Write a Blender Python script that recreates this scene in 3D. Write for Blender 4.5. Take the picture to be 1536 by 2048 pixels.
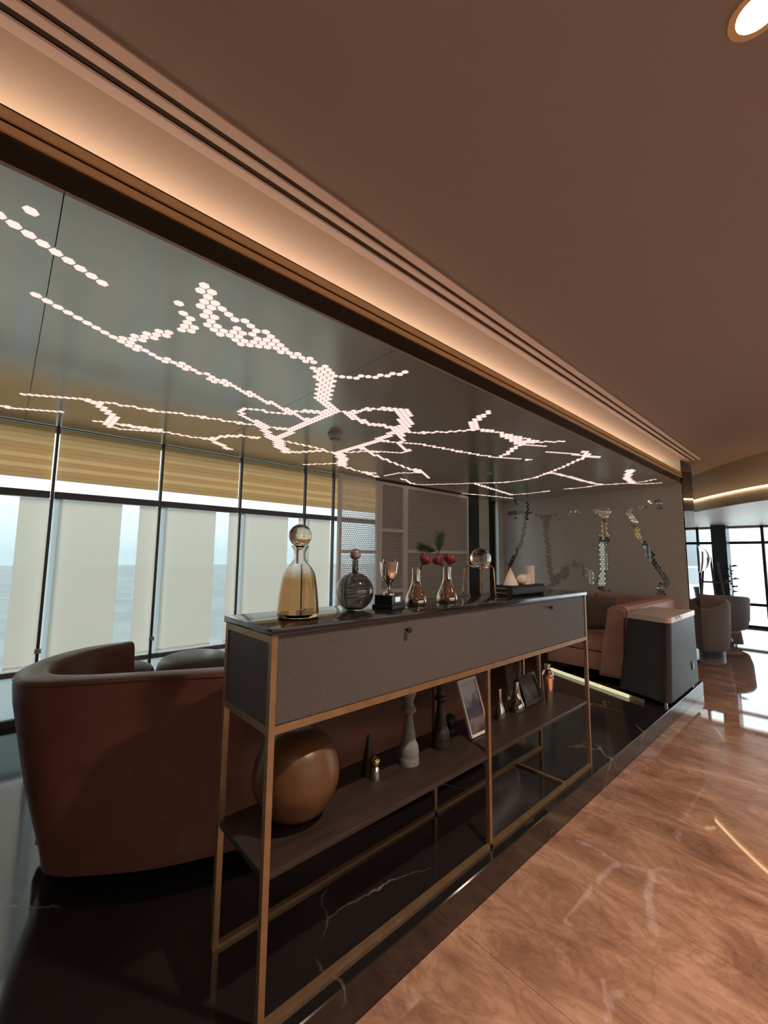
import bpy, bmesh, math, random
from mathutils import Vector, Matrix
random.seed(7)
for o in list(bpy.data.objects): bpy.data.objects.remove(o)
scene = bpy.context.scene
C = scene.collection

# ------------------------------------------------------------------ camera
F_PX, YAW, PITCH, ROLL = 833.88, 0.8331, 0.105, 0.0111
CAM = Vector((1.1802, -0.6223, 1.4507))
def cam_axes():
    fw = Vector((-math.sin(YAW), math.cos(YAW), 0)); rt = Vector((math.cos(YAW), math.sin(YAW), 0)); up = Vector((0, 0, 1))
    f2 = fw*math.cos(PITCH)+up*math.sin(PITCH); u2 = up*math.cos(PITCH)-fw*math.sin(PITCH)
    r3 = rt*math.cos(ROLL)+u2*math.sin(ROLL); u3 = u2*math.cos(ROLL)-rt*math.sin(ROLL)
    return r3, u3, f2
AX_R, AX_U, AX_F = cam_axes()
cd = bpy.data.cameras.new('camera'); cam = bpy.data.objects.new('camera', cd); C.objects.link(cam)
cd.sensor_fit = 'HORIZONTAL'; cd.sensor_width = 36.0; cd.lens = F_PX/1536*36.0; cd.clip_start = 0.02; cd.clip_end = 4000
cam.matrix_world = Matrix(((AX_R.x, AX_U.x, -AX_F.x, CAM.x), (AX_R.y, AX_U.y, -AX_F.y, CAM.y), (AX_R.z, AX_U.z, -AX_F.z, CAM.z), (0, 0, 0, 1)))
scene.camera = cam
def px_on(q, axis, val):            # photo pixel -> point on a plane of the room
    d = AX_R*((q[0]-768)/F_PX)+AX_U*((1024-q[1])/F_PX)+AX_F
    return CAM+d*((val-CAM[axis])/d[axis])

# ------------------------------------------------------------------ world, exposure
scene.view_settings.view_transform = 'Standard'; scene.view_settings.look = 'None'
scene.view_settings.gamma = 1.0; scene.view_settings.use_curve_mapping = False
scene.view_settings.exposure = 0.08
w = bpy.data.worlds.new('sky'); scene.world = w; w.use_nodes = True
nt = w.node_tree; nt.nodes.clear()
wo = nt.nodes.new('ShaderNodeOutputWorld'); wb = nt.nodes.new('ShaderNodeBackground')
tc = nt.nodes.new('ShaderNodeTexCoord'); sx = nt.nodes.new('ShaderNodeSeparateXYZ'); cr = nt.nodes.new('ShaderNodeValToRGB')
nt.links.new(tc.outputs['Generated'], sx.inputs[0]); nt.links.new(sx.outputs['Z'], cr.inputs[0])
cr.color_ramp.elements[0].position = 0.0; cr.color_ramp.elements[0].color = (0.27, 0.325, 0.355, 1)
cr.color_ramp.elements[1].position = 0.6; cr.color_ramp.elements[1].color = (1.2, 1.23, 1.24, 1)
nt.links.new(cr.outputs[0], wb.inputs[0]); nt.links.new(wb.outputs[0], wo.inputs[0]); wb.inputs[1].default_value = 5.2

# ------------------------------------------------------------------ room numbers (metres)
PZ = 0.128            # top of the black marble platform
ZS = 2.498            # underside of the lowered hexagon ceiling
ZC = 2.85             # main ceiling
XW = -3.14            # window wall
XF = -0.29            # front fascia of the lowered ceiling
YH = 6.36             # wall with the mirrored hexagons
XR, YB, YE = 4.6, -4.0, 11.5

# ------------------------------------------------------------------ materials
MATS = {}
def mat(name, col, rough=0.5, metal=0.0, **k):
    m = bpy.data.materials.new(name); m.use_nodes = True; MATS[name] = m
    b = m.node_tree.nodes['Principled BSDF']
    b.inputs['Base Color'].default_value = (*col, 1); b.inputs['Roughness'].default_value = rough; b.inputs['Metallic'].default_value = metal
    for key, v in k.items(): b.inputs[key].default_value = v
    return m
def bsdf(m): return m.node_tree.nodes['Principled BSDF']
def noise_tint(m, c0, c1, scale=8, detail=6, rough=0.6, lo=0.35, hi=0.65, dist=0.0, stretch=(1, 1, 1), bump=0.0):
    t = m.node_tree; n = t.nodes; l = t.links
    co = n.new('ShaderNodeTexCoord'); mp = n.new('ShaderNodeMapping'); mp.inputs['Scale'].default_value = stretch
    ns = n.new('ShaderNodeTexNoise'); ns.inputs['Scale'].default_value = scale; ns.inputs['Detail'].default_value = detail
    ns.inputs['Roughness'].default_value = rough; ns.inputs['Distortion'].default_value = dist
    r = n.new('ShaderNodeValToRGB'); r.color_ramp.elements[0].position = lo; r.color_ramp.elements[1].position = hi
    r.color_ramp.elements[0].color = (*c0, 1); r.color_ramp.elements[1].color = (*c1, 1)
    l.new(co.outputs['Object'], mp.inputs[0]); l.new(mp.outputs[0], ns.inputs['Vector']); l.new(ns.outputs['Fac'], r.inputs[0])
    l.new(r.outputs[0], bsdf(m).inputs['Base Color'])
    if bump:
        bp = n.new('ShaderNodeBump'); bp.inputs['Strength'].default_value = bump; bp.inputs['Distance'].default_value = 0.002
        l.new(ns.outputs['Fac'], bp.inputs['Height']); l.new(bp.outputs[0], bsdf(m).inputs['Normal'])
    return r
def veins(m, base, vein, scale, width, power=0.6, mask_scale=1.0):
    """thin mineral veins along the edges of large irregular cells, broken up by a second noise"""
    t = m.node_tree; n = t.nodes; l = t.links
    geo = n.new('ShaderNodeNewGeometry'); wn_ = n.new('ShaderNodeTexNoise'); wn_.inputs['Scale'].default_value = 3.0; wn_.inputs['Detail'].default_value = 5
    ad = n.new('ShaderNodeVectorMath'); ad.operation = 'MULTIPLY_ADD'; ad.inputs[1].default_value = (0.28, 0.28, 0.28)
    l.new(geo.outputs['Position'], wn_.inputs['Vector']); l.new(wn_.outputs['Color'], ad.inputs[0]); l.new(geo.outputs['Position'], ad.inputs[2])
    vo = n.new('ShaderNodeTexVoronoi'); vo.feature = 'DISTANCE_TO_EDGE'; vo.inputs['Scale'].default_value = scale; l.new(ad.outputs[0], vo.inputs['Vector'])
    r = n.new('ShaderNodeValToRGB'); r.color_ramp.elements[0].position = 0; r.color_ramp.elements[0].color = (power,)*3+(1,)
    r.color_ramp.elements[1].position = width; r.color_ramp.elements[1].color = (0, 0, 0, 1)
    ms = n.new('ShaderNodeTexNoise'); ms.inputs['Scale'].default_value = mask_scale; mr = n.new('ShaderNodeValToRGB')
    mr.color_ramp.elements[0].position = 0.5; mr.color_ramp.elements[1].position = 0.66
    mu = n.new('ShaderNodeMath'); mu.operation = 'MULTIPLY'
    mx = n.new('ShaderNodeMix'); mx.data_type = 'RGBA'; mx.inputs[6].default_value = (*base, 1); mx.inputs[7].default_value = (*vein, 1)
    l.new(geo.outputs['Position'], ms.inputs['Vector']); l.new(vo.outputs['Distance'], r.inputs[0])
    l.new(ms.outputs['Fac'], mr.inputs[0]); l.new(r.outputs[0], mu.inputs[0]); l.new(mr.outputs[0], mu.inputs[1])
    l.new(mu.outputs[0], mx.inputs[0]); l.new(mx.outputs[2], bsdf(m).inputs['Base Color'])
    return mx
def emit(name, col, strength):
    m = mat(name, col, 0.5); b = bsdf(m); b.inputs['Emission Color'].default_value = (*col, 1); b.inputs['Emission Strength'].default_value = strength
    return m
def sheer(name, col, clear, trans):
    """thin fabric or tinted glass: part see-through, part translucent, part diffuse"""
    m = bpy.data.materials.new(name); m.use_nodes = True; t = m.node_tree; n = t.nodes; n.clear(); MATS[name] = m
    o = n.new('ShaderNodeOutputMaterial'); tr = n.new('ShaderNodeBsdfTransparent'); tl = n.new('ShaderNodeBsdfTranslucent'); df = n.new('ShaderNodeBsdfDiffuse')
    tr.inputs[0].default_value = (*col, 1); tl.inputs[0].default_value = (*col, 1); df.inputs[0].default_value = (*col, 1)
    a = n.new('ShaderNodeMixShader'); a.inputs[0].default_value = trans; b = n.new('ShaderNodeMixShader'); b.inputs[0].default_value = clear
    t.links.new(df.outputs[0], a.inputs[1]); t.links.new(tl.outputs[0], a.inputs[2]); t.links.new(a.outputs[0], b.inputs[1]); t.links.new(tr.outputs[0], b.inputs[2])
    t.links.new(b.outputs[0], o.inputs[0]); return m
def pane_glass(name, tint, refl=0.06):
    m = bpy.data.materials.new(name); m.use_nodes = True; t = m.node_tree; n = t.nodes; n.clear(); MATS[name] = m
    o = n.new('ShaderNodeOutputMaterial'); tr = n.new('ShaderNodeBsdfTransparent'); gl = n.new('ShaderNodeBsdfGlossy'); fr = n.new('ShaderNodeFresnel'); fr.inputs[0].default_value = 1.5
    gl.inputs['Roughness'].default_value = 0.0; tr.inputs[0].default_value = (*tint, 1)
    mx = n.new('ShaderNodeMixShader'); t.links.new(fr.outputs[0], mx.inputs[0]); t.links.new(tr.outputs[0], mx.inputs[1]); t.links.new(gl.outputs[0], mx.inputs[2])
    t.links.new(mx.outputs[0], o.inputs[0]); return m

m_black = mat('black_marble', (0.012, 0.011, 0.012), 0.11, **{'IOR': 1.75}); veins(m_black, (0.011, 0.010, 0.011), (0.30, 0.27, 0.25), 1.7, 0.010, power=0.7, mask_scale=2.0)
m_brownm = mat('brown_marble', (0.3, 0.17, 0.11), 0.035, **{'IOR': 1.75})
def brown_marble():
    t = m_brownm.node_tree; n = t.nodes; l = t.links
    co = n.new('ShaderNodeTexCoord'); geo = n.new('ShaderNodeNewGeometry')
    mp = n.new('ShaderNodeMapping'); mp.inputs['Rotation'].default_value = (0, 0, 0.5); mp.inputs['Scale'].default_value = (1.0, 2.0, 1)
    l.new(geo.outputs['Position'], mp.inputs[0])
    n1 = n.new('ShaderNodeTexNoise'); n1.inputs['Scale'].default_value = 2.3; n1.inputs['Detail'].default_value = 14; n1.inputs['Roughness'].default_value = 0.74; n1.inputs['Distortion'].default_value = 0.7
    l.new(mp.outputs[0], n1.inputs['Vector'])
    r = n.new('ShaderNodeValToRGB'); e = r.color_ramp.elements
    e[0].position = 0.30; e[0].color = (0.10, 0.050, 0.036, 1); e[1].position = 0.72; e[1].color = (0.46, 0.29, 0.215, 1)
    k = e.new(0.44); k.color = (0.22, 0.120, 0.085, 1); k = e.new(0.56); k.color = (0.315, 0.183, 0.13, 1)
    l.new(n1.outputs['Fac'], r.inputs[0])
    n2 = n.new('ShaderNodeTexNoise'); n2.inputs['Scale'].default_value = 3.1; n2.inputs['Detail'].default_value = 5; n2.inputs['Distortion'].default_value = 2.0
    l.new(mp.outputs[0], n2.inputs['Vector'])
    s = n.new('ShaderNodeMath'); s.operation = 'SUBTRACT'; s.inputs[1].default_value = 0.5; a = n.new('ShaderNodeMath'); a.operation = 'ABSOLUTE'
    l.new(n2.outputs['Fac'], s.inputs[0]); l.new(s.outputs[0], a.inputs[0])
    vr = n.new('ShaderNodeValToRGB'); vr.color_ramp.elements[0].position = 0.0; vr.color_ramp.elements[0].color = (0.30, 0.30, 0.30, 1)
    vr.color_ramp.elements[1].position = 0.05; vr.color_ramp.elements[1].color = (0, 0, 0, 1); l.new(a.outputs[0], vr.inputs[0])
    mx = n.new('ShaderNodeMix'); mx.data_type = 'RGBA'; mx.inputs[7].default_value = (0.12, 0.06, 0.04, 1)
    l.new(vr.outputs[0], mx.inputs[0]); l.new(r.outputs[0], mx.inputs[6]); l.new(mx.outputs[2], bsdf(m_brownm).inputs['Base Color'])
brown_marble()
m_grout = mat('grout', (0.07, 0.04, 0.03), 0.8)
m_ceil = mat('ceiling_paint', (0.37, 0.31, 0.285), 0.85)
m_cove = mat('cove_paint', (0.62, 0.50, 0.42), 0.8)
m_flange = mat('diffuser_white', (0.90, 0.76, 0.70), 0.6)
m_dark = mat('dark_void', (0.02, 0.016, 0.014), 0.8)
m_slotp = mat('slot_shadow', (0.12, 0.095, 0.08), 0.8)
m_soffit = mat('soffit_satin_grey', (0.17, 0.17, 0.16), 0.20, 0.55, **{'IOR': 1.6})
noise_tint(m_soffit, (0.54, 0.535, 0.50), (0.58, 0.575, 0.54), 3)
m_seam = mat('seam_dark', (0.03, 0.03, 0.03), 0.6)
m_hexlight = emit('hexagon_glow', (1.0, 0.76, 0.70), 0.98)
m_led = emit('led_warm', (1.0, 0.75, 0.54), 10.0)
m_led2 = emit('led_amber', (1.0, 0.66, 0.32), 6.0)
m_led3 = emit('led_step', (0.86, 0.84, 0.50), 0.7)
m_lens = emit('lamp_lens', (1.0, 0.72, 0.42), 30.0)
m_brass = mat('aged_brass', (0.88, 0.60, 0.31), 0.5, 0.15)
m_brassd = mat('bronze_frame', (0.36, 0.24, 0.14), 0.42, 0.85); noise_tint(m_brassd, (0.33, 0.215, 0.12), (0.42, 0.28, 0.165), 14)
m_fascia = mat('dark_mirror', (0.10, 0.095, 0.09), 0.03, 1.0)
m_mirror = mat('mirror', (0.80, 0.82, 0.82), 0.03, 1.0)
m_wallg = mat('taupe_wall_panel', (0.30, 0.29, 0.26), 0.34); noise_tint(m_wallg, (0.64, 0.67, 0.61), (0.68, 0.71, 0.645), 5)
m_frame = mat('window_frame_grey', (0.13, 0.13, 0.125), 0.45, 0.2)
m_white_al = mat('white_aluminium', (0.72, 0.75, 0.74), 0.4)
m_glass = pane_glass('window_glass', (0.68, 0.71, 0.70))
m_glass_s = pane_glass('solar_glass', (0.72, 0.70, 0.67))
m_glass_c = pane_glass('window_glass_clear', (0.93, 0.97, 0.98))
m_shade = sheer('beige_shade', (1.0, 0.945, 0.875), 0.34, 0.98)
m_slat = sheer('golden_slat', (1.0, 0.80, 0.54), 0.0, 0.94); m_slat_d = sheer('brown_slat', (0.90, 0.69, 0.46), 0.0, 0.90)
m_frost = sheer('frosted_glass', (0.90, 0.95, 0.96), 0.05, 0.92); m_lrail = mat('grey_rail', (0.30, 0.32, 0.32), 0.5)
m_screen = mat('screen_metal', (0.95, 0.92, 0.86), 0.5, 0.0)
m_console = mat('console_lacquer', (0.085, 0.075, 0.075), 0.55); noise_tint(m_console, (0.074, 0.066, 0.067), (0.086, 0.077, 0.078), 60, bump=0.05)
m_shelf = mat('shelf_dark_oak', (0.06, 0.036, 0.030), 0.42); noise_tint(m_shelf, (0.018, 0.011, 0.0095), (0.033, 0.020, 0.017), 5, stretch=(14, 1, 14))
m_leather = mat('cognac_leather', (0.20, 0.075, 0.045), 0.42); noise_tint(m_leather, (0.108, 0.042, 0.031), (0.142, 0.056, 0.041), 9, bump=0.15)
m_leather2 = mat('tan_leather', (0.42, 0.19, 0.12), 0.48); noise_tint(m_leather2, (0.54, 0.29, 0.215), (0.62, 0.345, 0.26), 7, bump=0.1)
m_umber = mat('umber_leather', (0.085, 0.05, 0.042), 0.4)
m_taupe = mat('taupe_velvet', (0.20, 0.165, 0.16), 0.75)
m_rose_v = mat('rose_velvet', (0.40, 0.24, 0.20), 0.7)
m_pillow = mat('grey_pillow', (0.17, 0.145, 0.125), 0.8); noise_tint(m_pillow, (0.14, 0.12, 0.10), (0.20, 0.17, 0.145), 30)
m_cab = mat('cabinet_gunmetal', (0.030, 0.027, 0.027), 0.42, 0.0, **{'Specular IOR Level': 0.22})
m_cabtop = mat('cabinet_top_cream', (0.62, 0.50, 0.44), 0.25)
m_chrome = mat('chrome', (0.82, 0.80, 0.78), 0.06, 1.0)
m_bronzeg = mat('bronze_mirror_glass', (0.62, 0.53, 0.44), 0.05, 1.0)
m_darkchrome = mat('dark_chrome', (0.46, 0.43, 0.39), 0.05, 1.0)
m_gold = mat('polished_gold', (0.80, 0.56, 0.30), 0.10, 1.0)
m_rosegold = mat('rose_gold', (0.80, 0.48, 0.34), 0.10, 1.0)
m_amberg = mat('amber_glass', (0.90, 0.74, 0.56), 0.01, 0.0); bsdf(m_amberg).inputs['Transmission Weight'].default_value = 1.0; bsdf(m_amberg).inputs['IOR'].default_value = 1.3
m_smoke = mat('smoked_glass', (0.40, 0.37, 0.35), 0.01); bsdf(m_smoke).inputs['Transmission Weight'].default_value = 1.0; bsdf(m_smoke).inputs['IOR'].default_value = 1.75
m_smokeball = mat('smoky_pearl', (0.50, 0.42, 0.40), 0.15, 0.7)
m_clear = mat('clear_glass', (0.97, 0.95, 0.93), 0.0); bsdf(m_clear).inputs['Transmission Weight'].default_value = 1.0; bsdf(m_clear).inputs['IOR'].default_value = 1.42
m_blackp = mat('black_plinth', (0.012, 0.012, 0.012), 0.3)
m_amber = mat('amber_frosted', (0.105, 0.048, 0.019), 0.36); bsdf(m_amber).inputs['Subsurface Weight'].default_value = 0.0
m_stone = mat('grey_stone', (0.17, 0.17, 0.18), 0.8); noise_tint(m_stone, (0.14, 0.14, 0.15), (0.20, 0.20, 0.21), 40, bump=0.3)
m_ebony = mat('ebony_wood', (0.014, 0.011, 0.010), 0.5)
m_plaster = mat('white_plaster', (0.74, 0.66, 0.62), 0.6)
m_bookbox = mat('dark_box_leather', (0.012, 0.010, 0.010), 0.5)
m_silverbar = mat('silver_bar', (0.75, 0.70, 0.62), 0.25, 1.0)
m_whitefr = mat('white_frame', (0.62, 0.56, 0.50), 0.5)
m_blackfr = mat('black_frame', (0.02, 0.018, 0.018), 0.35)
m_red = mat('rose_petal', (0.20, 0.018, 0.025), 0.55); noise_tint(m_red, (0.12, 0.014, 0.020), (0.21, 0.035, 0.040), 30)
m_green = mat('pine_needle', (0.035, 0.075, 0.028), 0.55); m_stem = mat('plant_stem', (0.05, 0.045, 0.025), 0.7)
m_plast = mat('detector_plastic', (0.55, 0.55, 0.50), 0.5)
m_wood = mat('easel_wood', (0.17, 0.075, 0.05), 0.5)
m_backw = mat('dark_taupe_wall', (0.10, 0.095, 0.088), 0.7)  # dark taupe wall colour behind the perforated screens
m_wallb = mat('brown_wall', (0.34, 0.25, 0.20), 0.7)
m_bulk = mat('bulkhead_silver', (0.42, 0.38, 0.34), 0.42, 0.1); noise_tint(m_bulk, (0.46, 0.43, 0.40), (0.62, 0.58, 0.54), 6, stretch=(9, 9, 0.6))
m_col = mat('steel_column', (0.045, 0.065, 0.075), 0.35, 0.5)
m_potb = mat('blue_pot', (0.03, 0.045, 0.08), 0.4)
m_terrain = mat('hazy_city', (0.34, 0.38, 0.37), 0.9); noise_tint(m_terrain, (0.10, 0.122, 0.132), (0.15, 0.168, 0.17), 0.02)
m_terrace = mat('terrace_stone', (0.80, 0.80, 0.78), 0.8)
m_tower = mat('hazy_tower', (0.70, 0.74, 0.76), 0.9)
def photo_print(name, c0, c1, c2, c3):
    m = mat(name, c0, 0.3); t = m.node_tree; n = t.nodes; l = t.links
    co = n.new('ShaderNodeTexCoord'); ns = n.new('ShaderNodeTexNoise'); ns.inputs['Scale'].default_value = 24; ns.inputs['Detail'].default_value = 4
    sp = n.new('ShaderNodeSeparateXYZ'); l.new(co.outputs['Generated'], sp.inputs[0]); l.new(co.outputs['Object'], ns.inputs['Vector'])
    ad = n.new('ShaderNodeMath'); ad.operation = 'MULTIPLY_ADD'; ad.inputs[1].default_value = 0.55; l.new(ns.outputs['Fac'], ad.inputs[0]); l.new(sp.outputs['Z'], ad.inputs[2])
    r = n.new('ShaderNodeValToRGB'); e = r.color_ramp.elements; e[0].position = 0.25; e[0].color = (*c0, 1); e[1].position = 1.1; e[1].color = (*c3, 1)
    k = e.new(0.5); k.color = (*c1, 1); k = e.new(0.78); k.color = (*c2, 1)
    l.new(ad.outputs[0], r.inputs[0]); l.new(r.outputs[0], bsdf(m).inputs['Base Color']); return m
m_print1 = photo_print('city_print', (0.03, 0.025, 0.03), (0.16, 0.10, 0.12), (0.07, 0.08, 0.11), (0.42, 0.44, 0.50))
m_print2 = photo_print('dark_print', (0.02, 0.02, 0.022), (0.05, 0.052, 0.058), (0.10, 0.105, 0.115), (0.05, 0.05, 0.055))

# ------------------------------------------------------------------ mesh helpers
def link(o, parent=None):
    C.objects.link(o)
    if parent is not None: o.parent = parent
    return o
def smooth_mesh(me, angle=40):
    for p in me.polygons: p.use_smooth = True
    try: me.set_sharp_from_angle(angle=math.radians(angle))
    except Exception: pass
def obj(name, bm, m, parent=None, smooth=False, loc=None, rot=None, angle=40):
    me = bpy.data.meshes.new(name); bmesh.ops.recalc_face_normals(bm, faces=bm.faces); bm.to_mesh(me); bm.free()
    if m: me.materials.append(m)
    if smooth: smooth_mesh(me, angle)
    o = bpy.data.objects.new(name, me); link(o, parent)
    if loc is not None: o.location = loc
    if rot is not None: o.rotation_euler = rot
    return o
def tag(o, label, cat, group=None):
    o['label'] = label; o['category'] = cat
    if group: o['group'] = group
    return o
def thing(name, label, cat, loc=(0, 0, 0), rotz=0, group=None):
    o = bpy.data.objects.new(name, None); o.empty_display_size = 0.05; link(o); o.location = loc; o.rotation_euler = (0, 0, rotz)
    return tag(o, label, cat, group)
def struct(o): o['kind'] = 'structure'; return o
def stuff(o): o['kind'] = 'stuff'; return o
def bx(bm, a, b, bevel=0.0):
    vs = [bm.verts.new((x, y, z)) for x in (a[0], b[0]) for y in (a[1], b[1]) for z in (a[2], b[2])]
    fs = [(0, 1, 3, 2), (4, 6, 7, 5), (0, 4, 5, 1), (2, 3, 7, 6), (0, 2, 6, 4), (1, 5, 7, 3)]
    fc = [bm.faces.new([vs[i] for i in f]) for f in fs]
    if bevel:
        es = list({e for f in fc for e in f.edges}); bmesh.ops.bevel(bm, geom=es, offset=bevel, segments=2, affect='EDGES', profile=0.6)
def box(name, a, b, m, parent=None, bevel=0.0, smooth=False):
    bm = bmesh.new(); bx(bm, a, b, bevel); return obj(name, bm, m, parent, smooth or bevel > 0)
def lathe(bm, prof, seg=32, off=(0, 0, 0), sy=1.0):
    rings = []
    for r, z in prof:
        if r < 1e-6: rings.append([bm.verts.new((off[0], off[1], off[2]+z))])
        else: rings.append([bm.verts.new((off[0]+r*math.cos(2*math.pi*i/seg), off[1]+sy*r*math.sin(2*math.pi*i/seg), off[2]+z)) for i in range(seg)])
    for A, B in zip(rings[:-1], rings[1:]):
        for i in range(seg):
            j = (i+1) % seg
            if len(A) == 1 and len(B) == 1: continue
            if len(A) == 1: bm.faces.new((A[0], B[i], B[j]))
            elif len(B) == 1: bm.faces.new((A[i], A[j], B[0]))
            else: bm.faces.new((A[i], A[j], B[j], B[i]))
    if len(rings[0]) > 1: bm.faces.new(rings[0][::-1])
    if len(rings[-1]) > 1: bm.faces.new(rings[-1])
def lobj(name, prof, m, parent=None, seg=32, off=(0, 0, 0), angle=50):
    bm = bmesh.new(); lathe(bm, prof, seg, off); return obj(name, bm, m, parent, True, angle=angle)
def smooth_prof(pts, n=4):
    out = []
    P = [pts[0]]+list(pts)+[pts[-1]]
    for i in range(1, len(P)-2):
        for k in range(n):
            t = k/n; p0, p1, p2, p3 = P[i-1], P[i], P[i+1], P[i+2]
            out.append(tuple(0.5*((2*p1[d])+(-p0[d]+p2[d])*t+(2*p0[d]-5*p1[d]+4*p2[d]-p3[d])*t*t+(-p0[d]+3*p1[d]-3*p2[d]+p3[d])*t**3) for d in range(len(p1))))
    out.append(tuple(pts[-1])); return out
def sphere_prof(r, zc, n=16, a0=-90, a1=90):
    return [(max(0, r*math.cos(math.radians(a0+(a1-a0)*i/n))) if abs(a0+(a1-a0)*i/n) < 89.99 else 0.0, zc+r*math.sin(math.radians(a0+(a1-a0)*i/n))) for i in range(n+1)]
def tube(bm, pts, r, seg=8, closed=False):
    pts = [Vector(p) for p in pts]; rings = []; n = len(pts); rr = r if isinstance(r, (list, tuple)) else [r]*n
    up = None
    for i, p in enumerate(pts):
        t = (pts[(i+1) % n]-pts[i-1]) if closed else (pts[min(i+1, n-1)]-pts[max(i-1, 0)]); t.normalize()
        if up is None: up = t.orthogonal().normalized()
        up = (up-t*up.dot(t)).normalized(); s = t.cross(up)
        rings.append([bm.verts.new(p+(up*math.cos(2*math.pi*k/seg)+s*math.sin(2*math.pi*k/seg))*rr[i]) for k in range(seg)])
    m = n if closed else n-1
    for i in range(m):
        A, B = rings[i], rings[(i+1) % n]
        for k in range(seg): bm.faces.new((A[k], A[(k+1) % seg], B[(k+1) % seg], B[k]))
    if not closed: bm.faces.new(rings[0][::-1]); bm.faces.new(rings[-1])
def tobj(name, pts, r, m, parent=None, seg=8, closed=False):
    bm = bmesh.new(); tube(bm, pts, r, seg, closed); return obj(name, bm, m, parent, True)
def prism(bm, poly, z0, z1):
    a = [bm.verts.new((x, y, z0)) for x, y in poly]; b = [bm.verts.new((x, y, z1)) for x, y in poly]; n = len(poly)
    bm.faces.new(a[::-1]); bm.faces.new(b)
    for i in range(n): bm.faces.new((a[i], a[(i+1) % n], b[(i+1) % n], b[i]))
def ribbon(bm, prof, stations):
    """stations: list of lists of 3-D points (closed section each); skins them and caps the ends"""
    R = [[bm.verts.new(p) for p in s] for s in stations]; k = len(R[0])
    for A, B in zip(R[:-1], R[1:]):
        for i in range(k): bm.faces.new((A[i], A[(i+1) % k], B[(i+1) % k], B[i]))
    bm.faces.new(R[0][::-1]); bm.faces.new(R[-1])
def shared(name, me, parent, loc=(0, 0, 0), rot=None):
    o = bpy.data.objects.new(name, me); link(o, parent); o.location = loc
    if rot is not None: o.rotation_euler = rot
    return o
def mesh_of(bm, m, name, smooth=False):
    me = bpy.data.meshes.new(name); bmesh.ops.recalc_face_normals(bm, faces=bm.faces); bm.to_mesh(me); bm.free()
    if m: me.materials.append(m)
    if smooth: smooth_mesh(me)
    return me

# ================================================================== STRUCTURE
# ---- aisle floor: brown marble slabs over a grout bed
fl = struct(box('floor', (-3.4, YB, -0.10), (XR, YE, -0.012), m_grout))
TY, Y0 = 0.6185, 0.8185
TX = 1.237
tile_meshes = {}
def tile(x0, x1, y0, y1):
    k = (round(x1-x0, 3), round(y1-y0, 3))
    if k not in tile_meshes:
        bm = bmesh.new(); g = 0.0012
        bx(bm, (g, g, -0.012), (k[0]-g, k[1]-g, 0.0)); tile_meshes[k] = mesh_of(bm, m_brownm, 'floor_tile')
    shared('floor_tile', tile_meshes[k], fl, (x0, y0, 0))
j0 = int(math.floor((YB-Y0)/TY))
j = j0
while Y0+j*TY < YE:
    y0, y1 = max(YB, Y0+j*TY), min(YE, Y0+(j+1)*TY)
    x = 0.05
    far = y0 >= 4.6
    xlo = -3.1 if far else 0.05-0.02
    while x > xlo: x -= TX
    while x < XR:
        a, b = max(x, xlo), min(x+TX, XR)
        if b-a > 0.03 and y1-y0 > 0.02: tile(a, b, y0, y1)
        x += TX
    j += 1
# ---- platform of black marble
bm = bmesh.new(); prism(bm, [(XW-0.05, YB), (0.05, YB), (0.05, 5.12), (-0.32, 5.12), (-0.32, YH), (XW-0.05, YH)], 0.001, PZ)
bmesh.ops.bevel(bm, geom=[e for e in bm.edges if all(v.co.z > 0.1 for v in e.verts)], offset=0.004, segments=1, affect='EDGES')
struct(obj('floor_platform', bm, m_black))
# ---- ceiling
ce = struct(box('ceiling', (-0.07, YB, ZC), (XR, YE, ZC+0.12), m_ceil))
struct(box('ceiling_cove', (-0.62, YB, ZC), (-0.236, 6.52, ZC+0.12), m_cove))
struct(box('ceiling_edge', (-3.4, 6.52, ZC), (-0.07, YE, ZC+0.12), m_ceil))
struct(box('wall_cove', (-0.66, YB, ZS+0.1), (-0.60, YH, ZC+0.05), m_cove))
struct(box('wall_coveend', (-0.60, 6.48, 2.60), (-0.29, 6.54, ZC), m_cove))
# linear slot diffuser: three flanges, two slots
sd = thing('slot_diffuser', 'long linear air diffuser with two dark slots between pale flanges in the brown ceiling', 'air diffuser', (-0.15, 1.2, ZC))
for a, b in ((-0.112, -0.070), (-0.168, -0.139), (-0.236, -0.199)):
    box('flange', (a+0.15, YB-1.2, -0.006), (b+0.15, 6.52-1.2, 0.004), m_flange, sd)
for a, b in ((-0.139, -0.112), (-0.199, -0.168)):
    box('slot', (a+0.15, YB-1.2, 0.008), (b+0.15, 6.52-1.2, 0.03), m_slotp, sd)
box('housing', (-0.236+0.15, YB-1.2, 0.03), (-0.07+0.15, 6.52-1.2, 0.10), m_dark, sd)
# ---- lowered ceiling with hexagon lights
so = struct(box('ceiling_soffit', (XW-0.05, YB, ZS+0.012), (XF-0.012, YH, ZS+0.105), m_seam))
seams = [-0.571+1.3505*k for k in range(-2, 7)]
ys = [YB]+[s for s in seams if YB+0.2 < s < YH-0.1]+[YH]
for a, b in zip(ys[:-1], ys[1:]):
    box('ceiling_panel', (XW-0.04, a+0.0015, ZS), (XF, b-0.0015, ZS+0.012), m_soffit, so)
fa = struct(box('trim_1', (XF-0.012, YB, ZS+0.012), (XF, YH-0.005, 2.60), m_fascia))
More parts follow.
